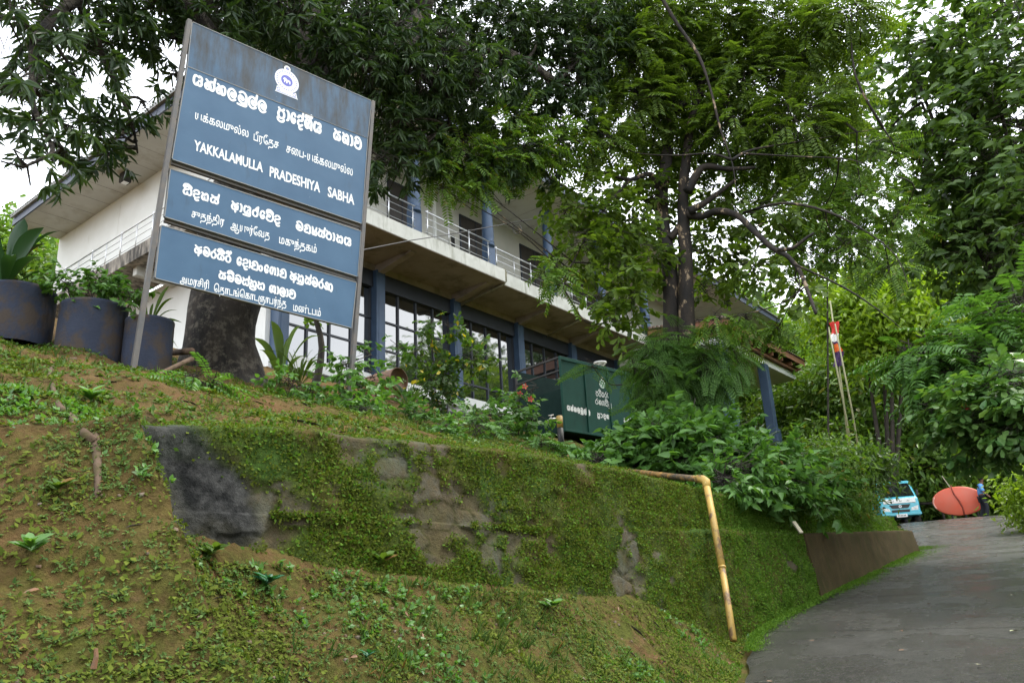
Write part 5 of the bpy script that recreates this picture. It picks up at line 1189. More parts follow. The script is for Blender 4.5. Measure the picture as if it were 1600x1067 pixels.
# ------------------------------------------------------------------ trees and plants
def pl(pts, d, base=None):
    n = len(pts); d = d if hasattr(d, '__len__') else [d] * n
    q = [Vector(at(px, py, dd)) for (px, py), dd in zip(pts, d)]
    return q
def curve(q, sub=4):
    q = [np.array(p) for p in q]
    P = [q[0]] + q + [q[-1]]; out = []
    for i in range(1, len(P) - 2):
        for s in range(sub):
            t = s / sub; p0, p1, p2, p3 = P[i - 1:i + 3]
            out.append(.5 * ((2 * p1) + (-p0 + p2) * t + (2 * p0 - 5 * p1 + 4 * p2 - p3) * t * t + (-p0 + 3 * p1 - 3 * p2 + p3) * t ** 3))
    out.append(q[-1]); return [Vector(p) for p in out]
def limb(mb, pts, d, r0, r1, base=np.zeros(3), n=10, wob=.25, sub=4):
    q = curve(pl(pts, d), sub); k_ = len(q); mb.tube([p - Vector(base) for p in q], [r0 + (r1 - r0) * i / (k_ - 1) for i in range(k_)], n, wob=wob)
    return q
def twigs_to(mb, blobs, anchors, base, rng, r=.03, per=3):
    """branches from the nearest limb point to each leaf cluster, then a few twigs inside it"""
    A = np.array([list(a) for a in anchors])
    for c, rr, n in blobs:
        c = np.array(c, float); dd = np.linalg.norm(A - c, axis=1) + np.maximum(A[:, 2] - c[2] - .3, 0) * .5; a = A[dd.argmin()]
        mid = (a + c) / 2 + rng.normal(size=3) * .12 * np.linalg.norm(a - c) ** .5
        q = curve([a, mid, c], 4); mb.tube([p - Vector(base) for p in q], [r * (1 - .6 * i / (len(q) - 1)) for i in range(len(q))], 6)
        for _ in range(per):
            e = c + nrm(rng.normal(size=3)) * np.mean(rr) * .85; m_ = (c + e) / 2 + rng.normal(size=3) * .08
            s = c + (a - c) * rng.uniform(0, .3)
            mb.tube([Vector(s - base), Vector(m_ - base), Vector(e - base)], [r * .4, r * .28, r * .12], 5)
def B(px, py, d, r, n): return (at(px, py, d), r, n)
rng = np.random.default_rng(3)

# --- the big mango tree behind the sign
tb = gp(352, 585, 11.6); mango = thing("mango_tree", "huge dark mango tree with thick trunk standing right behind the sign", "tree", tb)
mb = MB()
anch = []
base_r = .52
tr_pts = [Vector((tb[0], tb[1], tb[2] - .4)), Vector(at(350, 560, 11.6)), Vector(at(351, 470, 11.6)), Vector(at(372, 330, 11.7)), Vector(at(410, 215, 11.9))]
q = curve(tr_pts, 5); mb.tube([p - Vector(tb) for p in q], np.interp(np.linspace(0, 1, len(q)), [0, .12, .3, 1], [.85, .6, .5, .44]).tolist(), 22, wob=.3)
anch += limb(mb, [(405, 230), (450, 160), (478, 90), (482, 0), (478, -120)], [11.9, 12, 12, 12, 12], .34, .13, tb)
anch += limb(mb, [(420, 210), (478, 135), (530, 100), (580, 84), (640, 88), (715, 74), (800, 88), (870, 130)], [11.9, 12, 12.2, 12.4, 12.6, 13, 13.5, 14], .30, .07, tb)
anch += limb(mb, [(600, 86), (640, 62), (660, 15), (670, -60), (700, -160)], [12.5, 12.6, 12.8, 13, 13.2], .25, .12, tb)
anch += limb(mb, [(400, 225), (345, 130), (312, 60), (286, 10), (255, -60), (200, -150)], [11.9, 11.7, 11.4, 11.2, 11, 10.8], .36, .15, tb)
anch += limb(mb, [(290, 20), (200, -20), (120, 0), (60, 60), (52, 115), (52, 165), (80, 225)], [11.2, 11, 10.6, 10.2, 10, 9.8, 9.7], .11, .02, tb, 8)
anch += limb(mb, [(120, 0), (150, 60), (175, 120), (205, 190), (215, 240)], [10.6, 10.8, 11, 11.1, 11.2], .06, .012, tb, 7)
anch += limb(mb, [(560, 100), (640, 112), (700, 150), (700, 200)], [12.3, 12.4, 12.6, 12.8], .11, .03, tb, 8)
mblobs = [B(10, 30, 10, .8, 70), B(90, 30, 10.6, .8, 70), B(175, 5, 10.8, .7, 85), B(250, -5, 11.2, .5, 70), B(200, 50, 11, .35, 30), B(20, 125, 9.9, .55, 38), B(115, 110, 10.6, .6, 44), B(55, 190, 10, .45, 26), B(150, 190, 11, .42, 24),
          B(35, 262, 9.6, .22, 7), B(228, 160, 11.2, .24, 9), B(270, 60, 11.3, .3, 16), B(268, 115, 11.4, .2, 7), B(105, 205, 10.6, .36, 18), B(165, 240, 11.4, .24, 10), B(195, 215, 11.2, .2, 7), B(80, 250, 10, .2, 6),
          B(330, -10, 11.6, .8, 200), B(390, 20, 12.4, .8, 220), B(440, -10, 12.8, .9, 240), B(520, 25, 12.9, .9, 240), B(580, -5, 13.2, .9, 240), B(600, 50, 13.6, .7, 150), B(540, 90, 13.4, .6, 130),
          B(700, 10, 13.4, 1.0, 260), B(690, 100, 13.6, .8, 170), B(760, 60, 13.8, 1.0, 260), B(760, 140, 13.8, .8, 190), B(840, 20, 14.2, 1.1, 300), B(900, 60, 14.6, 1.0, 260), B(860, 120, 14.4, .9, 240), B(800, 190, 14.2, .6, 110),
          B(640, 150, 13.2, .6, 150), B(590, 165, 13.3, .4, 60), B(680, 190, 13.3, .55, 110), B(615, 215, 13.2, .4, 55), B(890, 170, 14.6, .6, 100), B(940, 20, 15, .8, 180), B(730, 235, 13.4, .4, 50), B(590, 232, 13, .3, 26), B(610, 275, 12.8, .25, 18),
          B(470, 30, 11, .4, 60), B(520, 75, 11.2, .4, 70), B(575, 110, 11.4, .4, 70), B(620, 50, 11.4, .5, 90), B(650, 120, 11.8, .5, 90), B(420, -10, 11, .5, 80), B(700, 70, 12, .5, 90), B(740, 110, 12.2, .5, 90), B(560, 20, 11.4, .45, 80), B(620, 190, 12, .35, 44), B(600, 250, 12, .26, 24), B(660, 230, 12.4, .3, 34), B(350, 60, 11, .3, 36), B(320, 10, 10.8, .35, 46), B(780, 250, 13.2, .4, 50), B(840, 240, 13.8, .45, 60),
          B(350, -120, 12, 1.4, 260), B(500, -140, 12.6, 1.4, 260), B(650, -150, 13, 1.4, 260), B(800, -140, 13.6, 1.4, 260), B(200, -130, 11, 1.3, 220), B(60, -100, 10.4, 1.2, 180)]
twigs_to(mb, mblobs, anch, tb, rng, .035, 4)
mb.build("trunk", M['bark'], mango, True)
crown("crown", mango, mblobs, 'mango', M['l_mango'], rng, 1.0, .2, .85, M['bark3'], dens=.68, droop=.25)
# its roots crossing the bank
for i, (pts, r0, r1, dd) in enumerate(((((300, 548), (235, 553), (170, 556), (110, 562), (84, 572), (76, 590)), .04, .018, (9.6, 9.3, 9, 8.6, 8.3, 8)), (((82, 600), (90, 630), (110, 650), (130, 675), (146, 690)), .016, .026, (6.8, 6.6, 6.3, 6, 5.8)), (((146, 680), (152, 720), (152, 760), (148, 780)), .028, .01, (5.6, 5.4, 5.2, 5)), (((-20, 634), (20, 625), (60, 632), (95, 626)), .016, .01, (6.2, 6.2, 6.3, 6.4)), (((300, 560), (240, 590), (262, 600)), .03, .01, (9.4, 8.6, 8.4)))):
    q = root(pts, 0, dd); m = MB(); qq = curve([np.array(p) + np.array([0, 0, -.004]) for p in q], 4); m.tube([p - Vector(tb) for p in qq], [r0 + (r1 - r0) * t for t in np.linspace(0, 1, len(qq))], 8, wob=.3); m.build("root", M['rootbark'], mango, True)

# --- twin-stemmed tree before the building
tw = gp(1060, 690, 16.0); twin = thing("twin_trunk_tree", "tall bright green tree with two slim dark stems in front of the balcony", "tree", tw)
mb = MB(); an2 = []
an2 += limb(mb, [(1046, 760), (1046, 640), (1047, 540), (1048, 460), (1044, 400), (1036, 350), (1034, 305), (1041, 250), (1046, 200), (1052, 165), (1062, 110), (1070, 40)], 16, .19, .09, tw, 12, .12)
an2 += limb(mb, [(1080, 760), (1076, 640), (1074, 540), (1072, 470), (1071, 400), (1068, 350), (1067, 300), (1072, 250), (1080, 190), (1100, 120)], 15.9, .2, .07, tw, 12, .12)
limb(mb, [(1046, 372), (1056, 362), (1068, 345)], 15.9, .08, .07, tw, 8)
an2 += limb(mb, [(1072, 335), (1098, 338), (1120, 330), (1150, 336), (1175, 358), (1205, 386), (1230, 400), (1250, 425), (1262, 455), (1275, 490)], np.linspace(15.9, 13.5, 10), .085, .025, tw, 8, .1)
an2 += limb(mb, [(1215, 390), (1238, 388), (1260, 372), (1272, 364)], 14, .04, .02, tw, 7)
an2 += limb(mb, [(1076, 330), (1100, 318), (1128, 298), (1150, 280)], 15.6, .09, .03, tw, 8)
an2 += limb(mb, [(1074, 300), (1090, 270), (1105, 260), (1140, 264), (1180, 262)], 15.5, .1, .03, tw, 8)
an2 += limb(mb, [(1030, 300), (1016, 272), (985, 281), (950, 272), (915, 262), (890, 258)], np.linspace(16, 14.5, 6), .065, .015, tw, 8)
an2 += limb(mb, [(985, 280), (950, 320), (920, 365), (895, 410), (880, 450)], np.linspace(15.4, 13.6, 5), .03, .012, tw, 7)
an2 += limb(mb, [(1052, 168), (1020, 160), (990, 142), (968, 132)], 15.8, .08, .03, tw, 8)
an2 += limb(mb, [(1052, 175), (1072, 158), (1090, 148), (1140, 150)], 15.8, .09, .03, tw, 8)
an2 += limb(mb, [(985, -90), (1050, 25), (1090, 85), (1110, 140), (1125, 200), (1144, 255), (1150, 300)], 14.6, .045, .008, tw, 7)
an2 += limb(mb, [(1144, 250), (1170, 236), (1220, 226), (1290, 215), (1380, 200)], np.linspace(14.6, 16, 5), .03, .006, tw, 7)
an2 += limb(mb, [(1144, 250), (1110, 240), (1060, 243), (1000, 240), (960, 226)], 14.6, .026, .005, tw, 7)
an2 += limb(mb, [(1160, 240), (1250, 245), (1330, 250), (1400, 275)], 14.7, .02, .004, tw, 6)
an2 += limb(mb, [(1152, 336), (1220, 318), (1290, 330), (1350, 360), (1400, 400), (1420, 450)], [15.3, 14.6, 14.3, 14.2, 14.2, 14.2], .03, .006, tw, 6)
an2 += limb(mb, [(1240, 412), (1320, 450), (1380, 490), (1410, 515)], 13.9, .02, .004, tw, 6)
tblobs = [B(985, 95, 15.5, .9, 150), B(1040, 40, 16, 1.1, 200), B(1130, 40, 16.4, 1.1, 200), B(1210, 30, 16.6, 1.0, 150), B(1080, 130, 16.4, .9, 150), B(1170, 130, 16.4, 1.0, 170), B(1000, 170, 15.6, .8, 110), B(1150, 200, 16, .8, 110),
          B(1260, 70, 16.4, .9, 110), B(1330, 20, 16, .7, 70), B(930, 220, 15, .6, 70), B(1240, 200, 16, .8, 100), B(1060, 210, 16.6, .7, 90), B(1300, 160, 16.4, .6, 60), B(970, 10, 15.6, .8, 110)]
bblobs = [B(1000, 320, 15.4, .7, 70), B(960, 360, 14.6, .65, 66), B(930, 320, 14.6, .55, 48), B(905, 385, 14, .45, 36), B(965, 430, 14.4, .5, 46), B(1000, 400, 15, .5, 46), B(935, 465, 13.8, .26, 16), B(985, 470, 14.4, .26, 16), B(960, 500, 13.8, .22, 12),
          B(1110, 370, 16.2, .6, 56), B(1120, 420, 16.4, .5, 46), B(1100, 300, 16.4, .6, 50), B(1105, 455, 16, .25, 14), B(1150, 330, 16, .5, 34), B(1000, 260, 15.6, .6, 50), B(880, 330, 14.2, .3, 18), B(870, 280, 14.2, .32, 20), B(1250, 450, 13.8, .3, 16), B(1210, 330, 14.8, .5, 34), B(1180, 420, 14.4, .4, 24)]
pblobs = [B(820, 240, 13.4, .42, 56), B(770, 255, 13.2, .42, 56), B(720, 245, 13, .42, 52), B(680, 262, 12.8, .3, 28), B(800, 205, 13.6, .5, 66), B(870, 220, 14, .5, 60), B(745, 290, 13, .18, 14), B(690, 295, 12.8, .16, 10), B(865, 415, 13.2, .2, 16), B(880, 450, 13.2, .15, 10), B(850, 430, 13.2, .13, 8),
          B(1150, 290, 14.8, .6, 80), B(1230, 260, 14.8, .7, 90), B(1300, 280, 14.8, .7, 90), B(1280, 340, 14.4, .6, 76), B(1350, 320, 14.6, .6, 76), B(1330, 390, 14, .5, 60), B(1400, 350, 14.6, .5, 50), B(1260, 400, 14.2, .4, 36), B(1390, 420, 13.8, .35, 26), B(1370, 250, 15, .6, 60), B(1165, 500, 13.8, .22, 22), B(1215, 515, 13.6, .2, 20), B(1120, 500, 14.2, .2, 18), B(1150, 545, 14, .18, 16)]
pblobs = [(at(*q_) if 0 else c + (c - CAM) * (.14 if (c[0] / c[1]) > .28 else 0), r, n) for c, r, n in pblobs]
bblobs = [(c + (c - CAM) * (.05 if (c[0] / c[1]) > .16 else 0), r, n) for c, r, n in bblobs]
twigs_to(mb, tblobs, an2, tw, rng, .03, 4); twigs_to(mb, bblobs, an2, tw, rng, .018, 3); twigs_to(mb, pblobs, an2, tw, rng, .016, 3)
mb.build("trunk", M['bark2'], twin, True)
crown("c", twin, tblobs, 'pinnate', M['l_yellow'], rng, 1.15, .15, .9, M['bark3'], dens=1.6, droop=.3)
crown("c", twin, bblobs, 'broad', M['l_yellow'], rng, 1.0, .2, .9, M['bark3'], dens=1.1, droop=.2)
crown("c", twin, pblobs, 'pinnate', M['l_mid'], rng, .85, .15, .75, M['bark3'], dens=1.15, droop=.35)

# --- feathery climber and saplings round the twin stems
fe = gp(1040, 720, 15.0); fth = thing("feathery_shrub", "feathery fern-leaved shrub climbing round the foot of the twin stems", "shrub", fe)
fbl = [B(1062, 560, 15.0, .42, 90), B(1095, 555, 14.8, .3, 50), B(1125, 575, 14.7, .24, 34), B(1040, 612, 14.8, .4, 76), B(1030, 540, 15, .22, 26), B(1150, 560, 14.6, .14, 12), B(1022, 545, 14.8, .34, 60), B(1030, 590, 14.6, .34, 60), B(992, 575, 14.4, .14, 14), B(925, 572, 14.2, .07, 4), B(1100, 585, 14.6, .3, 50), B(1080, 620, 14.8, .5, 80), B(1025, 640, 14.6, .28, 40), B(1060, 530, 15.2, .36, 50), B(1035, 665, 14.4, .34, 46), B(1120, 535, 14.8, .2, 20)]
mb = MB(); an3 = []
for a_ in (1000, 1035, 1055, 1095): an3 += limb(mb, [(a_, 740), (a_ - 5, 640), (a_ + 10, 560)], 14.9, .05, .02, fe, 7)
twigs_to(mb, fbl, an3, fe, rng, .016, 3); mb.build("stem", M['bark3'], fth, True)
crown("c", fth, fbl, 'feather', M['l_feather'], rng, .95, .2, .9, M['bark3'], dens=.62, droop=.4, part='foliage')
# --- heart-leaved vine mass on top of the wall: one carpet
vb = [B(935, 728, 12.2, .26, 34), B(990, 722, 12, .4, 56), B(1050, 715, 12, .5, 70), B(1110, 720, 12, .45, 60), B(1020, 690, 12.8, .5, 70), B(1080, 690, 12.8, .5, 64), B(965, 708, 12.8, .28, 34), B(1150, 735, 12.2, .42, 50), B(1190, 750, 12.6, .4, 46), B(1130, 690, 13.2, .45, 50), B(1180, 720, 13.2, .5, 50), B(1220, 765, 13, .35, 36), B(1130, 755, 11.6, .25, 26), B(1240, 740, 13.6, .45, 44), B(1060, 735, 11.6, .28, 34), B(1270, 770, 14, .4, 40), B(1000, 735, 11.8, .2, 20)]
vb = [(c + np.append(nrm(c[:2]) * .9, .22), r * .92, n) if .1 < c[0] / c[1] < .245 and c[1] < 12.4 else (c, r, n) for c, r, n in vb]
o = crown("vine_carpet", None, vb, 'bush', M['l_vine'], rng, 1.3, .35, .7, M['bark3'], dens=1.2, part='vine_carpet'); tag(o, "carpet of heart-leaved vines spilling over the wall left of the yellow elbow", "vines", kind='stuff')
vb2 = [B(1200 + 20 * i, 766 + 2.2 * i + 4 * math.sin(i * 2.2), 13.2 + .7 * i, .34 - .016 * i, 40) for i in range(8)] + [B(1262 + 14 * i, 752 + 4 * math.sin(i), 17 + i, .34, 40) for i in range(4)]
o = crown("bank_scrub", None, vb2, 'fine', M['l_weed'], rng, .62, .3, .8, M['bark3'], dens=.9, part='bank_scrub'); tag(o, "tangle of light green scrub along the top of the wall's right end", "scrub", kind='stuff')

# --- single shrubs and plants
def shrub(name, label, cat, px, py, d, blobs, kind, mt, scale, seed, group=None, stems=4, dens=1, droop=.1, extra=None, sr=.014, flat=.9):
    b0 = gp(px, py, d); o = thing(name, label, cat, b0, 0, group); g = np.random.default_rng(seed); mb = MB(); A = []
    for i in range(stems):
        c = np.array(blobs[i % len(blobs)][0]); q = curve([b0 + np.append(g.normal(size=2) * .05, -.1), (b0 + c) / 2 + g.normal(size=3) * .06, c], 4); A += q
        mb.tube([p - Vector(b0) for p in q], [sr * (1 - .6 * t) for t in np.linspace(0, 1, len(q))], 6)
    twigs_to(mb, blobs, A, b0, g, sr * .5, 3); mb.build("stem", M['bark3'], o, True)
    crown("c", o, blobs, kind, mt, g, scale, .2, flat, M['bark3'], dens=dens, droop=droop, part='foliage'); return o
shrub("pea_shrub", "open leafy shrub with a few yellow leaves before the reflecting office windows", "shrub", 690, 655, 18.5, [B(690, 590, 18.2, .5, 40), B(660, 545, 18.2, .35, 24), B(725, 570, 18.2, .42, 28), B(672, 505, 18.2, .2, 12), B(700, 510, 18.3, .16, 8), B(745, 560, 18, .3, 16), B(665, 600, 18, .35, 20), B(715, 520, 18.2, .16, 6), B(690, 620, 18, .35, 18)], 'broad', M['l_pea'], .85, 31)
cs_ = shrub("croton_bush", "red-flowered bush with large grey-green leaves in front of the trailer's open end", "bush", 810, 690, 16.5, [B(805, 640, 16, .34, 16), B(830, 610, 16, .3, 9), B(785, 665, 15.6, .4, 40), B(760, 655, 15.6, .32, 30), B(830, 660, 15.8, .3, 20), B(785, 690, 15, .4, 40)], 'bush', M['l_vine'], 1.2, 32)
P = np.array([at(820, 604, 15.8), at(798, 622, 15.7), at(829, 624, 15.7), at(812, 616, 15.8)]); g = np.random.default_rng(5)
for p in P:
    m = MB(); 
    for i in range(5): th = i * 1.257; m.add([Vector(p) - Vector(cs_.location), Vector(p) - Vector(cs_.location) + Vector((.05 * math.cos(th - .4), -.02, .05 * math.sin(th - .4))), Vector(p) - Vector(cs_.location) + Vector((.07 * math.cos(th), -.035, .07 * math.sin(th))), Vector(p) - Vector(cs_.location) + Vector((.05 * math.cos(th + .4), -.02, .05 * math.sin(th + .4)))], [(0, 1, 2, 3)])
    m.build("flower", M['flower'], cs_)
shrub("post_creeper", "leafy creeper climbing the foot of the sign's right post", "creeper", 556, 640, 10.6, [B(552, 600, 10.5, .22, 22), B(545, 640, 10.1, .3, 34), B(560, 660, 9.8, .3, 36), B(540, 570, 10.6, .16, 10), B(580, 600, 10.8, .2, 12), B(575, 555, 11, .14, 6), B(625, 545, 12, .14, 4)], 'bush', M['l_vine'], .85, 33)
shrub("young_tree", "slim brown-stemmed sapling between the sign posts in front of the plinth", "tree", 490, 600, 14, [B(487, 480, 14, .12, 4), B(492, 440, 14, .3, 8)], 'broad', M['l_mid'], .7, 34, stems=1, sr=.09)
for i, (px, py, d, s_, lab) in enumerate(((455, 622, 9.5, .2, "leafy weed clump at the foot of the sapling between the sign posts"), (300, 640, 8.2, .14, "small leafy weed clump just right of the sign's left post foot"), (640, 655, 11.5, .2, "fern clump on the slope below the rusty drum"), (745, 678, 12, .22, "largest fern clump on the slope, left of the red-flowered bush"), (690, 690, 9.6, .14, "low fern on the lip of the rubble wall under the tarpaulin bundle"), (845, 690, 12.5, .2, "fern clump just left of the yellow and black tap post"))):
    c_ = gp(px, py, d); shrub("wild_fern", lab, "fern", px, py, d, [(c_ + np.array([0, 0, s_ * .7]), s_, 26), (c_ + np.array([s_, s_ * .4, s_ * .5]), s_ * .7, 14)], 'pinnate' if i % 2 else 'bush', M['l_vine'], .5 + s_, 70 + i, group="ferns and weed clumps on the slope", stems=3, sr=.006)
# blade-leaved plants
def bladed(name, label, cat, base, blades, mt, group=None, ratio=.2, seed=0, tpl='blade', bend=.35):
    o = thing(name, label, cat, base, 0, group); g = np.random.default_rng(seed)
    for i, (tip, wd) in enumerate(blades):
        t = np.array(tip) - np.array(base); L = np.linalg.norm(t); n_ = 9; vs = []; fs = []
        side = nrm(np.cross(t, np.array([g.normal() * .4, g.normal() * .4, 1.0])))
        for k_ in range(n_ + 1):
            s = k_ / n_; p = t * s + np.array([0, 0, 1]) * L * bend * (math.sin(math.pi * s) * .5 + (-.25 * s * s)); wq = wd * (np.interp(s, [0, .12, .22, .5, .8, 1], [.12, .14, .5, 1, .62, .02])); up = nrm(np.cross(side, t)) * wq * .22
            vs += [p + side * wq * .5 + up, p, p - side * wq * .5 + up]
            if k_: b = 3 * k_; fs += [(b - 3, b, b + 1, b - 2), (b - 2, b + 1, b + 2, b - 1)]
        m = MB(); m.add(vs, fs); m.build("leaf", mt, o, True)
    return o
b0 = at(8, 432, 10.5); b0[2] = t1_ - .1
bladed("dracaena", "large dark plant with broad drooping leaves in the tallest planter", "plant", b0, [(at(70, 345, 10), .2), (at(120, 425, 9.9), .07), (at(-30, 360, 10.2), .22), (at(66, 395, 10), .2), (at(40, 330, 10.6), .2), (at(75, 372, 10.4), .16), (at(20, 390, 9.7), .16), (at(95, 350, 10.3), .1), (at(-20, 330, 10.4), .18)], M['l_big'], seed=3)
b0 = at(140, 462, 10.2)
shrub("potted_bush", "bushy plant with small shiny leaves spilling from the middle planter", "plant", 140, 462, 10.2, [B(140, 450, 10.2, .22, 30), B(105, 450, 10.1, .16, 16), B(180, 458, 10.1, .2, 22), B(205, 470, 10, .18, 12), B(150, 438, 10.4, .12, 8)], 'bush', M['l_vine'], .75, 35)
b0 = at(235, 490, 10); bladed("potted_herb", "thin yellow-green herb sprouting from the smallest planter", "plant", np.array([b0[0], b0[1], t3_ - .1]), [(at(x, y, 9.9), .05) for x, y in ((200, 468), (215, 450), (272, 460), (278, 480), (265, 440), (240, 470), (285, 500), (188, 482), (270, 520), (279, 540))], M['l_weed'], seed=5)
b0 = gp(440, 575, 12.5); bladed("banana_plant", "broad-leaved plant with one tall pale leaf below the sign's lower board", "plant", b0, [(at(424, 492, 12.3), .22), (at(470, 500, 12.6), .2), (at(405, 540, 12), .18), (at(395, 520, 12.4), .16), (at(500, 515, 12.8), .12), (at(452, 520, 12.2), .16), (at(480, 550, 12), .08), (at(420, 560, 11.8), .14)], M['l_banana'], seed=6)
b0 = gp(468, 600, 12); bladed("grass_clump", "clump of arching green grass between the sign posts", "grass clump", b0, [(at(468 + 45 * math.sin(i * 1.9), 560 + 22 * math.cos(i * 2.7), 11.6 + .5 * math.sin(i)), .035) for i in range(24)], M['l_weed'], seed=7)
b0 = gp(640, 650, 17); bladed("spider_lily", "dark strap-leaved clump beside the rusty drum", "plant", b0, [(at(625 + 45 * math.sin(i * 1.9), 612 + 18 * math.cos(i * 2.7), 16.8 + .5 * math.sin(i)), .07) for i in range(22)], M['l_palm'], seed=8)
for n_, (px, py, d, spread, nb_, lab) in enumerate(((1190, 735, 15.5, 62, 46, "dense shrub of long arching palm blades right of the twin stems"), (1165, 690, 16.5, 46, 30, "darker upright palm tuft beneath the porch column"))):
    b0 = gp(px, py, d); bladed("palm_shrub", lab, "palm", b0, [(at(px + spread * 1.3 * math.sin(i * 1.9), py - 22 - spread * .55 * abs(math.cos(i * 2.7)) + 18 * math.sin(i * 1.9) ** 2, d - .3 + .9 * math.sin(i)), .06) for i in range(nb_)], M['l_palm'], seed=9 + n_, group="palm shrubs by the porch")
# little broad-leaved plants on the bank
def seedling(px, py, d, r, nl, mt, name, label, seed):
    g = np.random.default_rng(seed); r_ = ray(px, py); h_ = math.hypot(r_[0], r_[1]); b0 = None
    for kk in range(150, 1500):
        p = CAM + r_ / h_ * (kk * .01); u, v = uv(p[0], p[1])
        if p[2] < gz(p[0], p[1]): b0 = p; break
    nn = gnorm(np.array([b0[0]]), np.array([b0[1]]))[0]; sc_ = h_ and np.linalg.norm(b0 - CAM) / FPX
    Ps, As, Ns, Ls = [], [], [], []
    for i in range(nl):
        th = i * 2.4; a = np.array([math.cos(th), math.sin(th), .25]) + nn * .5; Ps.append(nn * sc_ * r * g.uniform(.1, .7)); As.append(a); Ns.append(nn + np.array([0, 0, .8]) + g.normal(size=3) * .2); Ls.append(sc_ * r * g.uniform(.7, 1.1))
    L = np.array(Ls); o = leaf_obj(name, np.array(Ps), np.array(As), np.array(Ns), L, L * .42, 'lance', mt); o.location = b0; tag(o, label, "plant", "single leafy plants on the bank")
seedling(412, 915, 4, 24, 16, M['l_teal'], "leafy_seedling", "dark blue-green leafy plant in the middle of the left bank", 1)
seedling(50, 866, 4, 32, 16, M['l_vine'], "leafy_seedling", "largest leafy plant on the bank, near the photo's left edge", 2)
seedling(857, 950, 5, 20, 14, M['l_vine'], "leafy_seedling", "small leafy plant low on the mossy bank left of the yellow pipe", 3)
seedling(571, 1032, 4, 18, 8, M['l_teal'], "leafy_seedling", "small dark plant at the bottom of the bank", 4)
seedling(590, 885, 5, 26, 14, M['l_weed'], "leafy_seedling", "pale green plant at the foot of the rubble wall", 5)
seedling(325, 870, 4, 28, 14, M['l_weed'], "leafy_seedling", "pale weed under the blackened stones of the wall", 6)
seedling(90, 770, 5, 24, 14, M['l_weed'], "leafy_seedling", "pale weed beside the exposed root on the left bank", 7)
seedling(140, 630, 6, 26, 16, M['l_vine'], "leafy_seedling", "green weed just left of the sign's left post foot", 8)

# --- right-hand roadside shrub with big glossy leaves
rs_ = shrub("roadside_shrub", "glossy large-leaved roadside shrub with red shoots at the photo's right edge", "shrub", 1830, 800, 13.5, [B(1500, 625, 13, .4, 46), B(1560, 620, 12.6, .45, 56), B(1600, 650, 12.4, .45, 56), B(1530, 660, 12.8, .34, 40), B(1480, 670, 13.4, .26, 24), B(1590, 600, 12.6, .4, 44), B(1455, 640, 13.4, .22, 16), B(1575, 685, 13, .26, 26), B(1515, 700, 13.4, .14, 9), B(1650, 640, 12.6, .5, 40), B(1660, 690, 12.6, .4, 30), B(1550, 700, 13.2, .14, 9)], 'broad', M['l_gloss'], .95, 41, stems=4, sr=.012)
for (px, py) in ((1513, 642), (1396, 645)):
    b0 = at(px, py, 12.6); 
    if px > 1450:
        m = MB()
        for i in range(6): m.tube([Vector(b0) - Vector(rs_.location), Vector(b0) - Vector(rs_.location) + Vector((.07 * math.sin(i * 2.1), .03 * math.cos(i * 3.), .09 + .03 * math.cos(i)))], [.012, .004], 5)
        m.build("red_shoot", M['flower'], rs_)
shrub("leaning_tree", "bright pinnate-leaved tree leaning in above the roadside shrub", "tree", 1860, 800, 15, [B(1560, 520, 14.6, .55, 60), B(1500, 540, 14.4, .5, 54), B(1450, 560, 14.2, .4, 40), B(1590, 570, 14.2, .45, 46), B(1530, 580, 14, .4, 40), B(1600, 480, 15, .5, 50), B(1480, 590, 14, .3, 24), B(1420, 555, 14.2, .3, 22), B(1640, 540, 14.4, .6, 50)], 'pinnate', M['l_vine'], 1.35, 42, stems=5, sr=.05, droop=.2)
rb = shrub("lime_bush", "pale lime-green bush at the right edge beside the road's crest", "bush", 1600, 800, 24, [B(1618, 770, 24, .46, 56), B(1620, 750, 24, .36, 34), B(1612, 790, 24, .3, 26), B(1650, 785, 24, .7, 60)], 'fine', M['l_lime'], 1.0, 43)
shrub("flat_topped_bush", "dark flat-topped bush above the dark end of the wall", "bush", 1350, 800, 22, [B(1310, 735, 22, .5, 50), B(1340, 730, 22, .55, 60), B(1362, 733, 22, .3, 24), B(1325, 752, 22, .36, 26), B(1350, 757, 21.5, .25, 16)], 'fine', M['l_dark'], .9, 44, flat=.6)
shrub("lime_tree", "yellow-lime tree glowing above the flag, in the middle of the forest", "tree", 1370, 700, 38, [B(1340, 470, 38, 1.5, 90), B(1390, 500, 37, 1.5, 90), B(1420, 460, 38, 1.4, 80), B(1370, 440, 39, 1.3, 70), B(1310, 490, 38, .8, 40), B(1370, 540, 37, .8, 40), B(1440, 510, 38, 1.2, 50)], 'fine', M['l_lime'], 2.2, 45, stems=4, sr=.12)

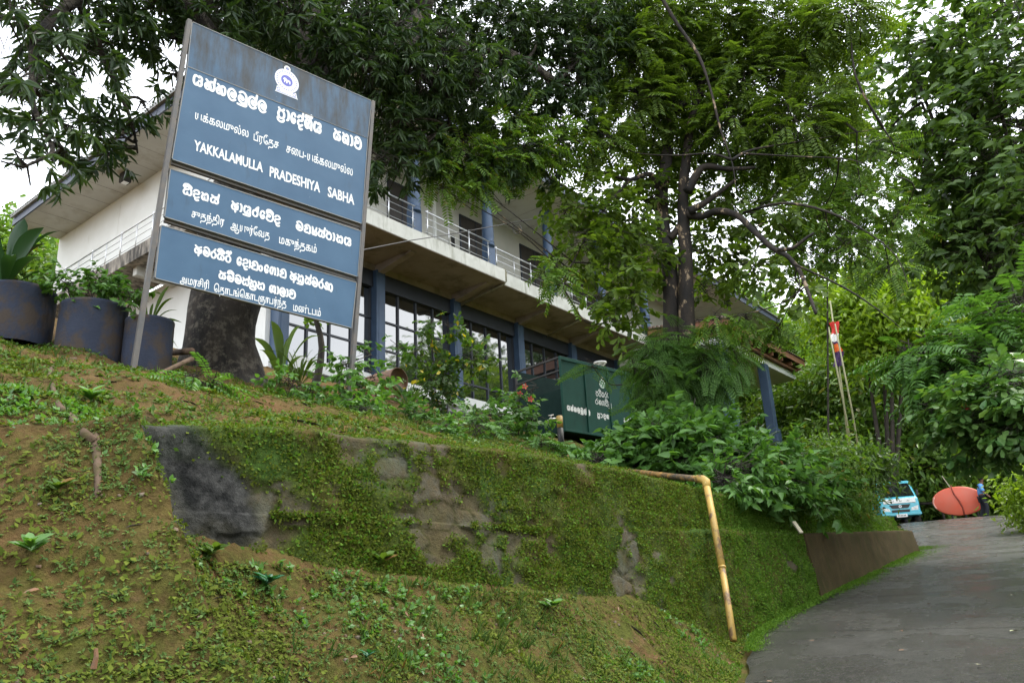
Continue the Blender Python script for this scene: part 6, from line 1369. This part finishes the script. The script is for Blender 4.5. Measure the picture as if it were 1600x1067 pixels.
# --- forest behind: three trees with their own crowns, copied round the hillside
def forest_tree(name, label, seed, mt, kind, h, nb, scale, group):
    g = np.random.default_rng(seed); o = thing(name, label, "tree", (0, 0, 0), 0, group); mb = MB(); A = []
    q = curve([np.array([0, 0, -1.0]), np.array([g.normal() * .3, g.normal() * .3, h * .3]), np.array([g.normal() * .5, g.normal() * .5, h * .65]), np.array([g.normal() * .7, g.normal() * .7, h * .92])], 5)
    mb.tube(q, np.linspace(.28, .07, len(q)).tolist(), 9, wob=.15); A += q[6:]
    bl_ = []
    for i in range(nb):
        t = .18 + .82 * (i + .5) / nb; rad = (1.1 + 2.6 * math.sin(math.pi * min(1, t * .9 + .12))) * g.uniform(.5, 1.0); th = i * 2.4 + g.normal() * .3
        r = g.uniform(.9, 1.5); bl_.append((np.array([rad * math.cos(th), rad * math.sin(th), h * t]), r, int(46 * r * r)))
    twigs_to(mb, bl_, A, np.zeros(3), g, .06, 3); mb.build("trunk", M['bark3'], o, True)
    crown("c", o, bl_, kind, mt, g, scale, .25, .8, M['bark3'], droop=.2, dens=1.0); return o
FG = "forest trees behind the road"
protos_t = [forest_tree("forest_tree", "", 61, M['l_mid'], 'far', 9, 26, 1.0, FG), forest_tree("forest_tree", "", 62, M['l_dark'], 'far', 10, 26, 1.0, FG), forest_tree("forest_tree", "", 63, M['l_mid'], 'fine', 8, 24, 1.9, FG)]
FT = [ # px, py of foot, distance, kind, scale, label
 (1270, 690, 52, 2, 1.0, "bushy mid-green forest tree just right of the porch's outer column"), (1300, 700, 50, 2, 1.0, "pale forest tree right behind the flag"), (1400, 720, 46, 2, 1.25, "light forest tree behind the lime-coloured tree"), (1480, 770, 56, 2, 1.1, "light forest tree directly behind the oval board"),
 (1430, 775, 50, 0, .8, "low bushy forest tree directly behind the mini truck"), (1560, 770, 54, 0, 1.15, "mid-green forest tree behind the walking person"), (1660, 760, 52, 1, 1.3, "dark forest tree rising at the right edge behind the leaning tree"),
 (1200, 660, 58, 0, 1.3, "mid-green forest tree behind the porch roof"), (1340, 700, 58, 0, 1.7, "tall mid-green forest tree on the hill above the flag"), (1460, 700, 60, 1, 1.8, "tall dark forest tree on the hill above the mini truck"), (1560, 700, 62, 2, 1.9, "tall light forest tree on the hill at the far right"), (1240, 640, 62, 2, 1.6, "light forest tree above the porch roof's far end"),
 (1700, 720, 58, 0, 1.3, "mid-green forest tree at the photo's far right edge"), (1660, 690, 56, 1, 1.9, "dark hill tree at the far right"),
 (1150, 600, 66, 0, 1.7, "mid-green hill tree behind the office roof"), (1400, 690, 72, 0, 2.2, "highest mid-green tree on the hill"), (1520, 690, 76, 1, 2.3, "highest dark tree on the hill"),
 (60, 380, 48, 2, 1.3, "pale tree behind the roof's left end"), (-20, 400, 44, 0, 1.2, "mid-green tree at the left edge beyond the office building"), (1620, 790, 50, 2, .8, "light forest tree behind the lime-green bush")]
FT_X = [((36, 36), 2, 1.9, "tall tree across the road beyond the right edge, mirrored in the office windows")]
seen_p = set()
for i, (px, py, d, kd, s, lab) in enumerate(FT):
    o = protos_t[kd] if kd not in seen_p else copy_tree(protos_t[kd]); seen_p.add(kd)
    p = gp(px, py, d); o.location = p; o.rotation_euler = (0, 0, i * 1.7); o.scale = (s, s, s); o["label"] = lab
for (x, y), kd, s_, lab in FT_X:
    o = copy_tree(protos_t[kd]); o.location = (x, y, gz(x, y)); o.rotation_euler = (0, 0, x); o.scale = (s_, s_, s_); o["label"] = lab
# nearer trees that frame the upper right
shrub("canopy_tree", "broad-leaved tree with pale glossy foliage filling the upper right corner", "tree", 1700, 760, 19, [B(1420, 90, 20, 1.0, 66), B(1480, 60, 20, 1.1, 70), B(1550, 110, 19.5, 1.2, 90), B(1600, 60, 19, 1.2, 80), B(1440, 160, 20, 1.0, 70), B(1510, 190, 19.5, 1.2, 90), B(1590, 200, 19, 1.3, 100), B(1560, 290, 19, 1.2, 100), B(1610, 360, 18.5, 1.2, 100), B(1500, 300, 19.5, .9, 60), B(1540, 390, 19, 1.0, 80), B(1480, 400, 19.5, .8, 56), B(1600, 440, 18.5, 1.0, 70), B(1520, 20, 20, .4, 12), B(1440, 250, 20, .8, 44), B(1570, 10, 19.6, .5, 20), B(1380, 220, 20.5, .6, 28), B(1460, 330, 19.8, .7, 40)], 'bush', M['l_canopy'], 2.0, 51, stems=5, sr=.08, droop=.2, dens=.95)
shrub("slender_tree", "slender small-leaved tree behind the twin stems reaching the sky gap", "tree", 1290, 740, 24, [B(1290, 130, 24, .9, 60), B(1330, 170, 24, .8, 50), B(1260, 210, 24, .9, 60), B(1300, 260, 24, 1.0, 70), B(1340, 330, 24, 1.0, 70), B(1250, 330, 24, .9, 60), B(1200, 260, 24, .8, 50), B(1270, 390, 24, .7, 40), B(1380, 390, 24, .8, 46), B(1210, 400, 24, .6, 30), B(1330, 100, 24, .5, 24)], 'bush', M['l_canopy'], 2.0, 52, stems=1, sr=.03, dens=.8)
shrub("understorey_bush", "light green bush under the trees between the porch and the cane stems", "bush", 1270, 760, 21, [B(1275, 712, 21, .4, 36), B(1310, 720, 21, .4, 36), B(1245, 725, 20.5, .36, 30), B(1345, 715, 22, .3, 20), B(1320, 735, 21, .3, 24)], 'fine', M['l_mid'], .9, 53)
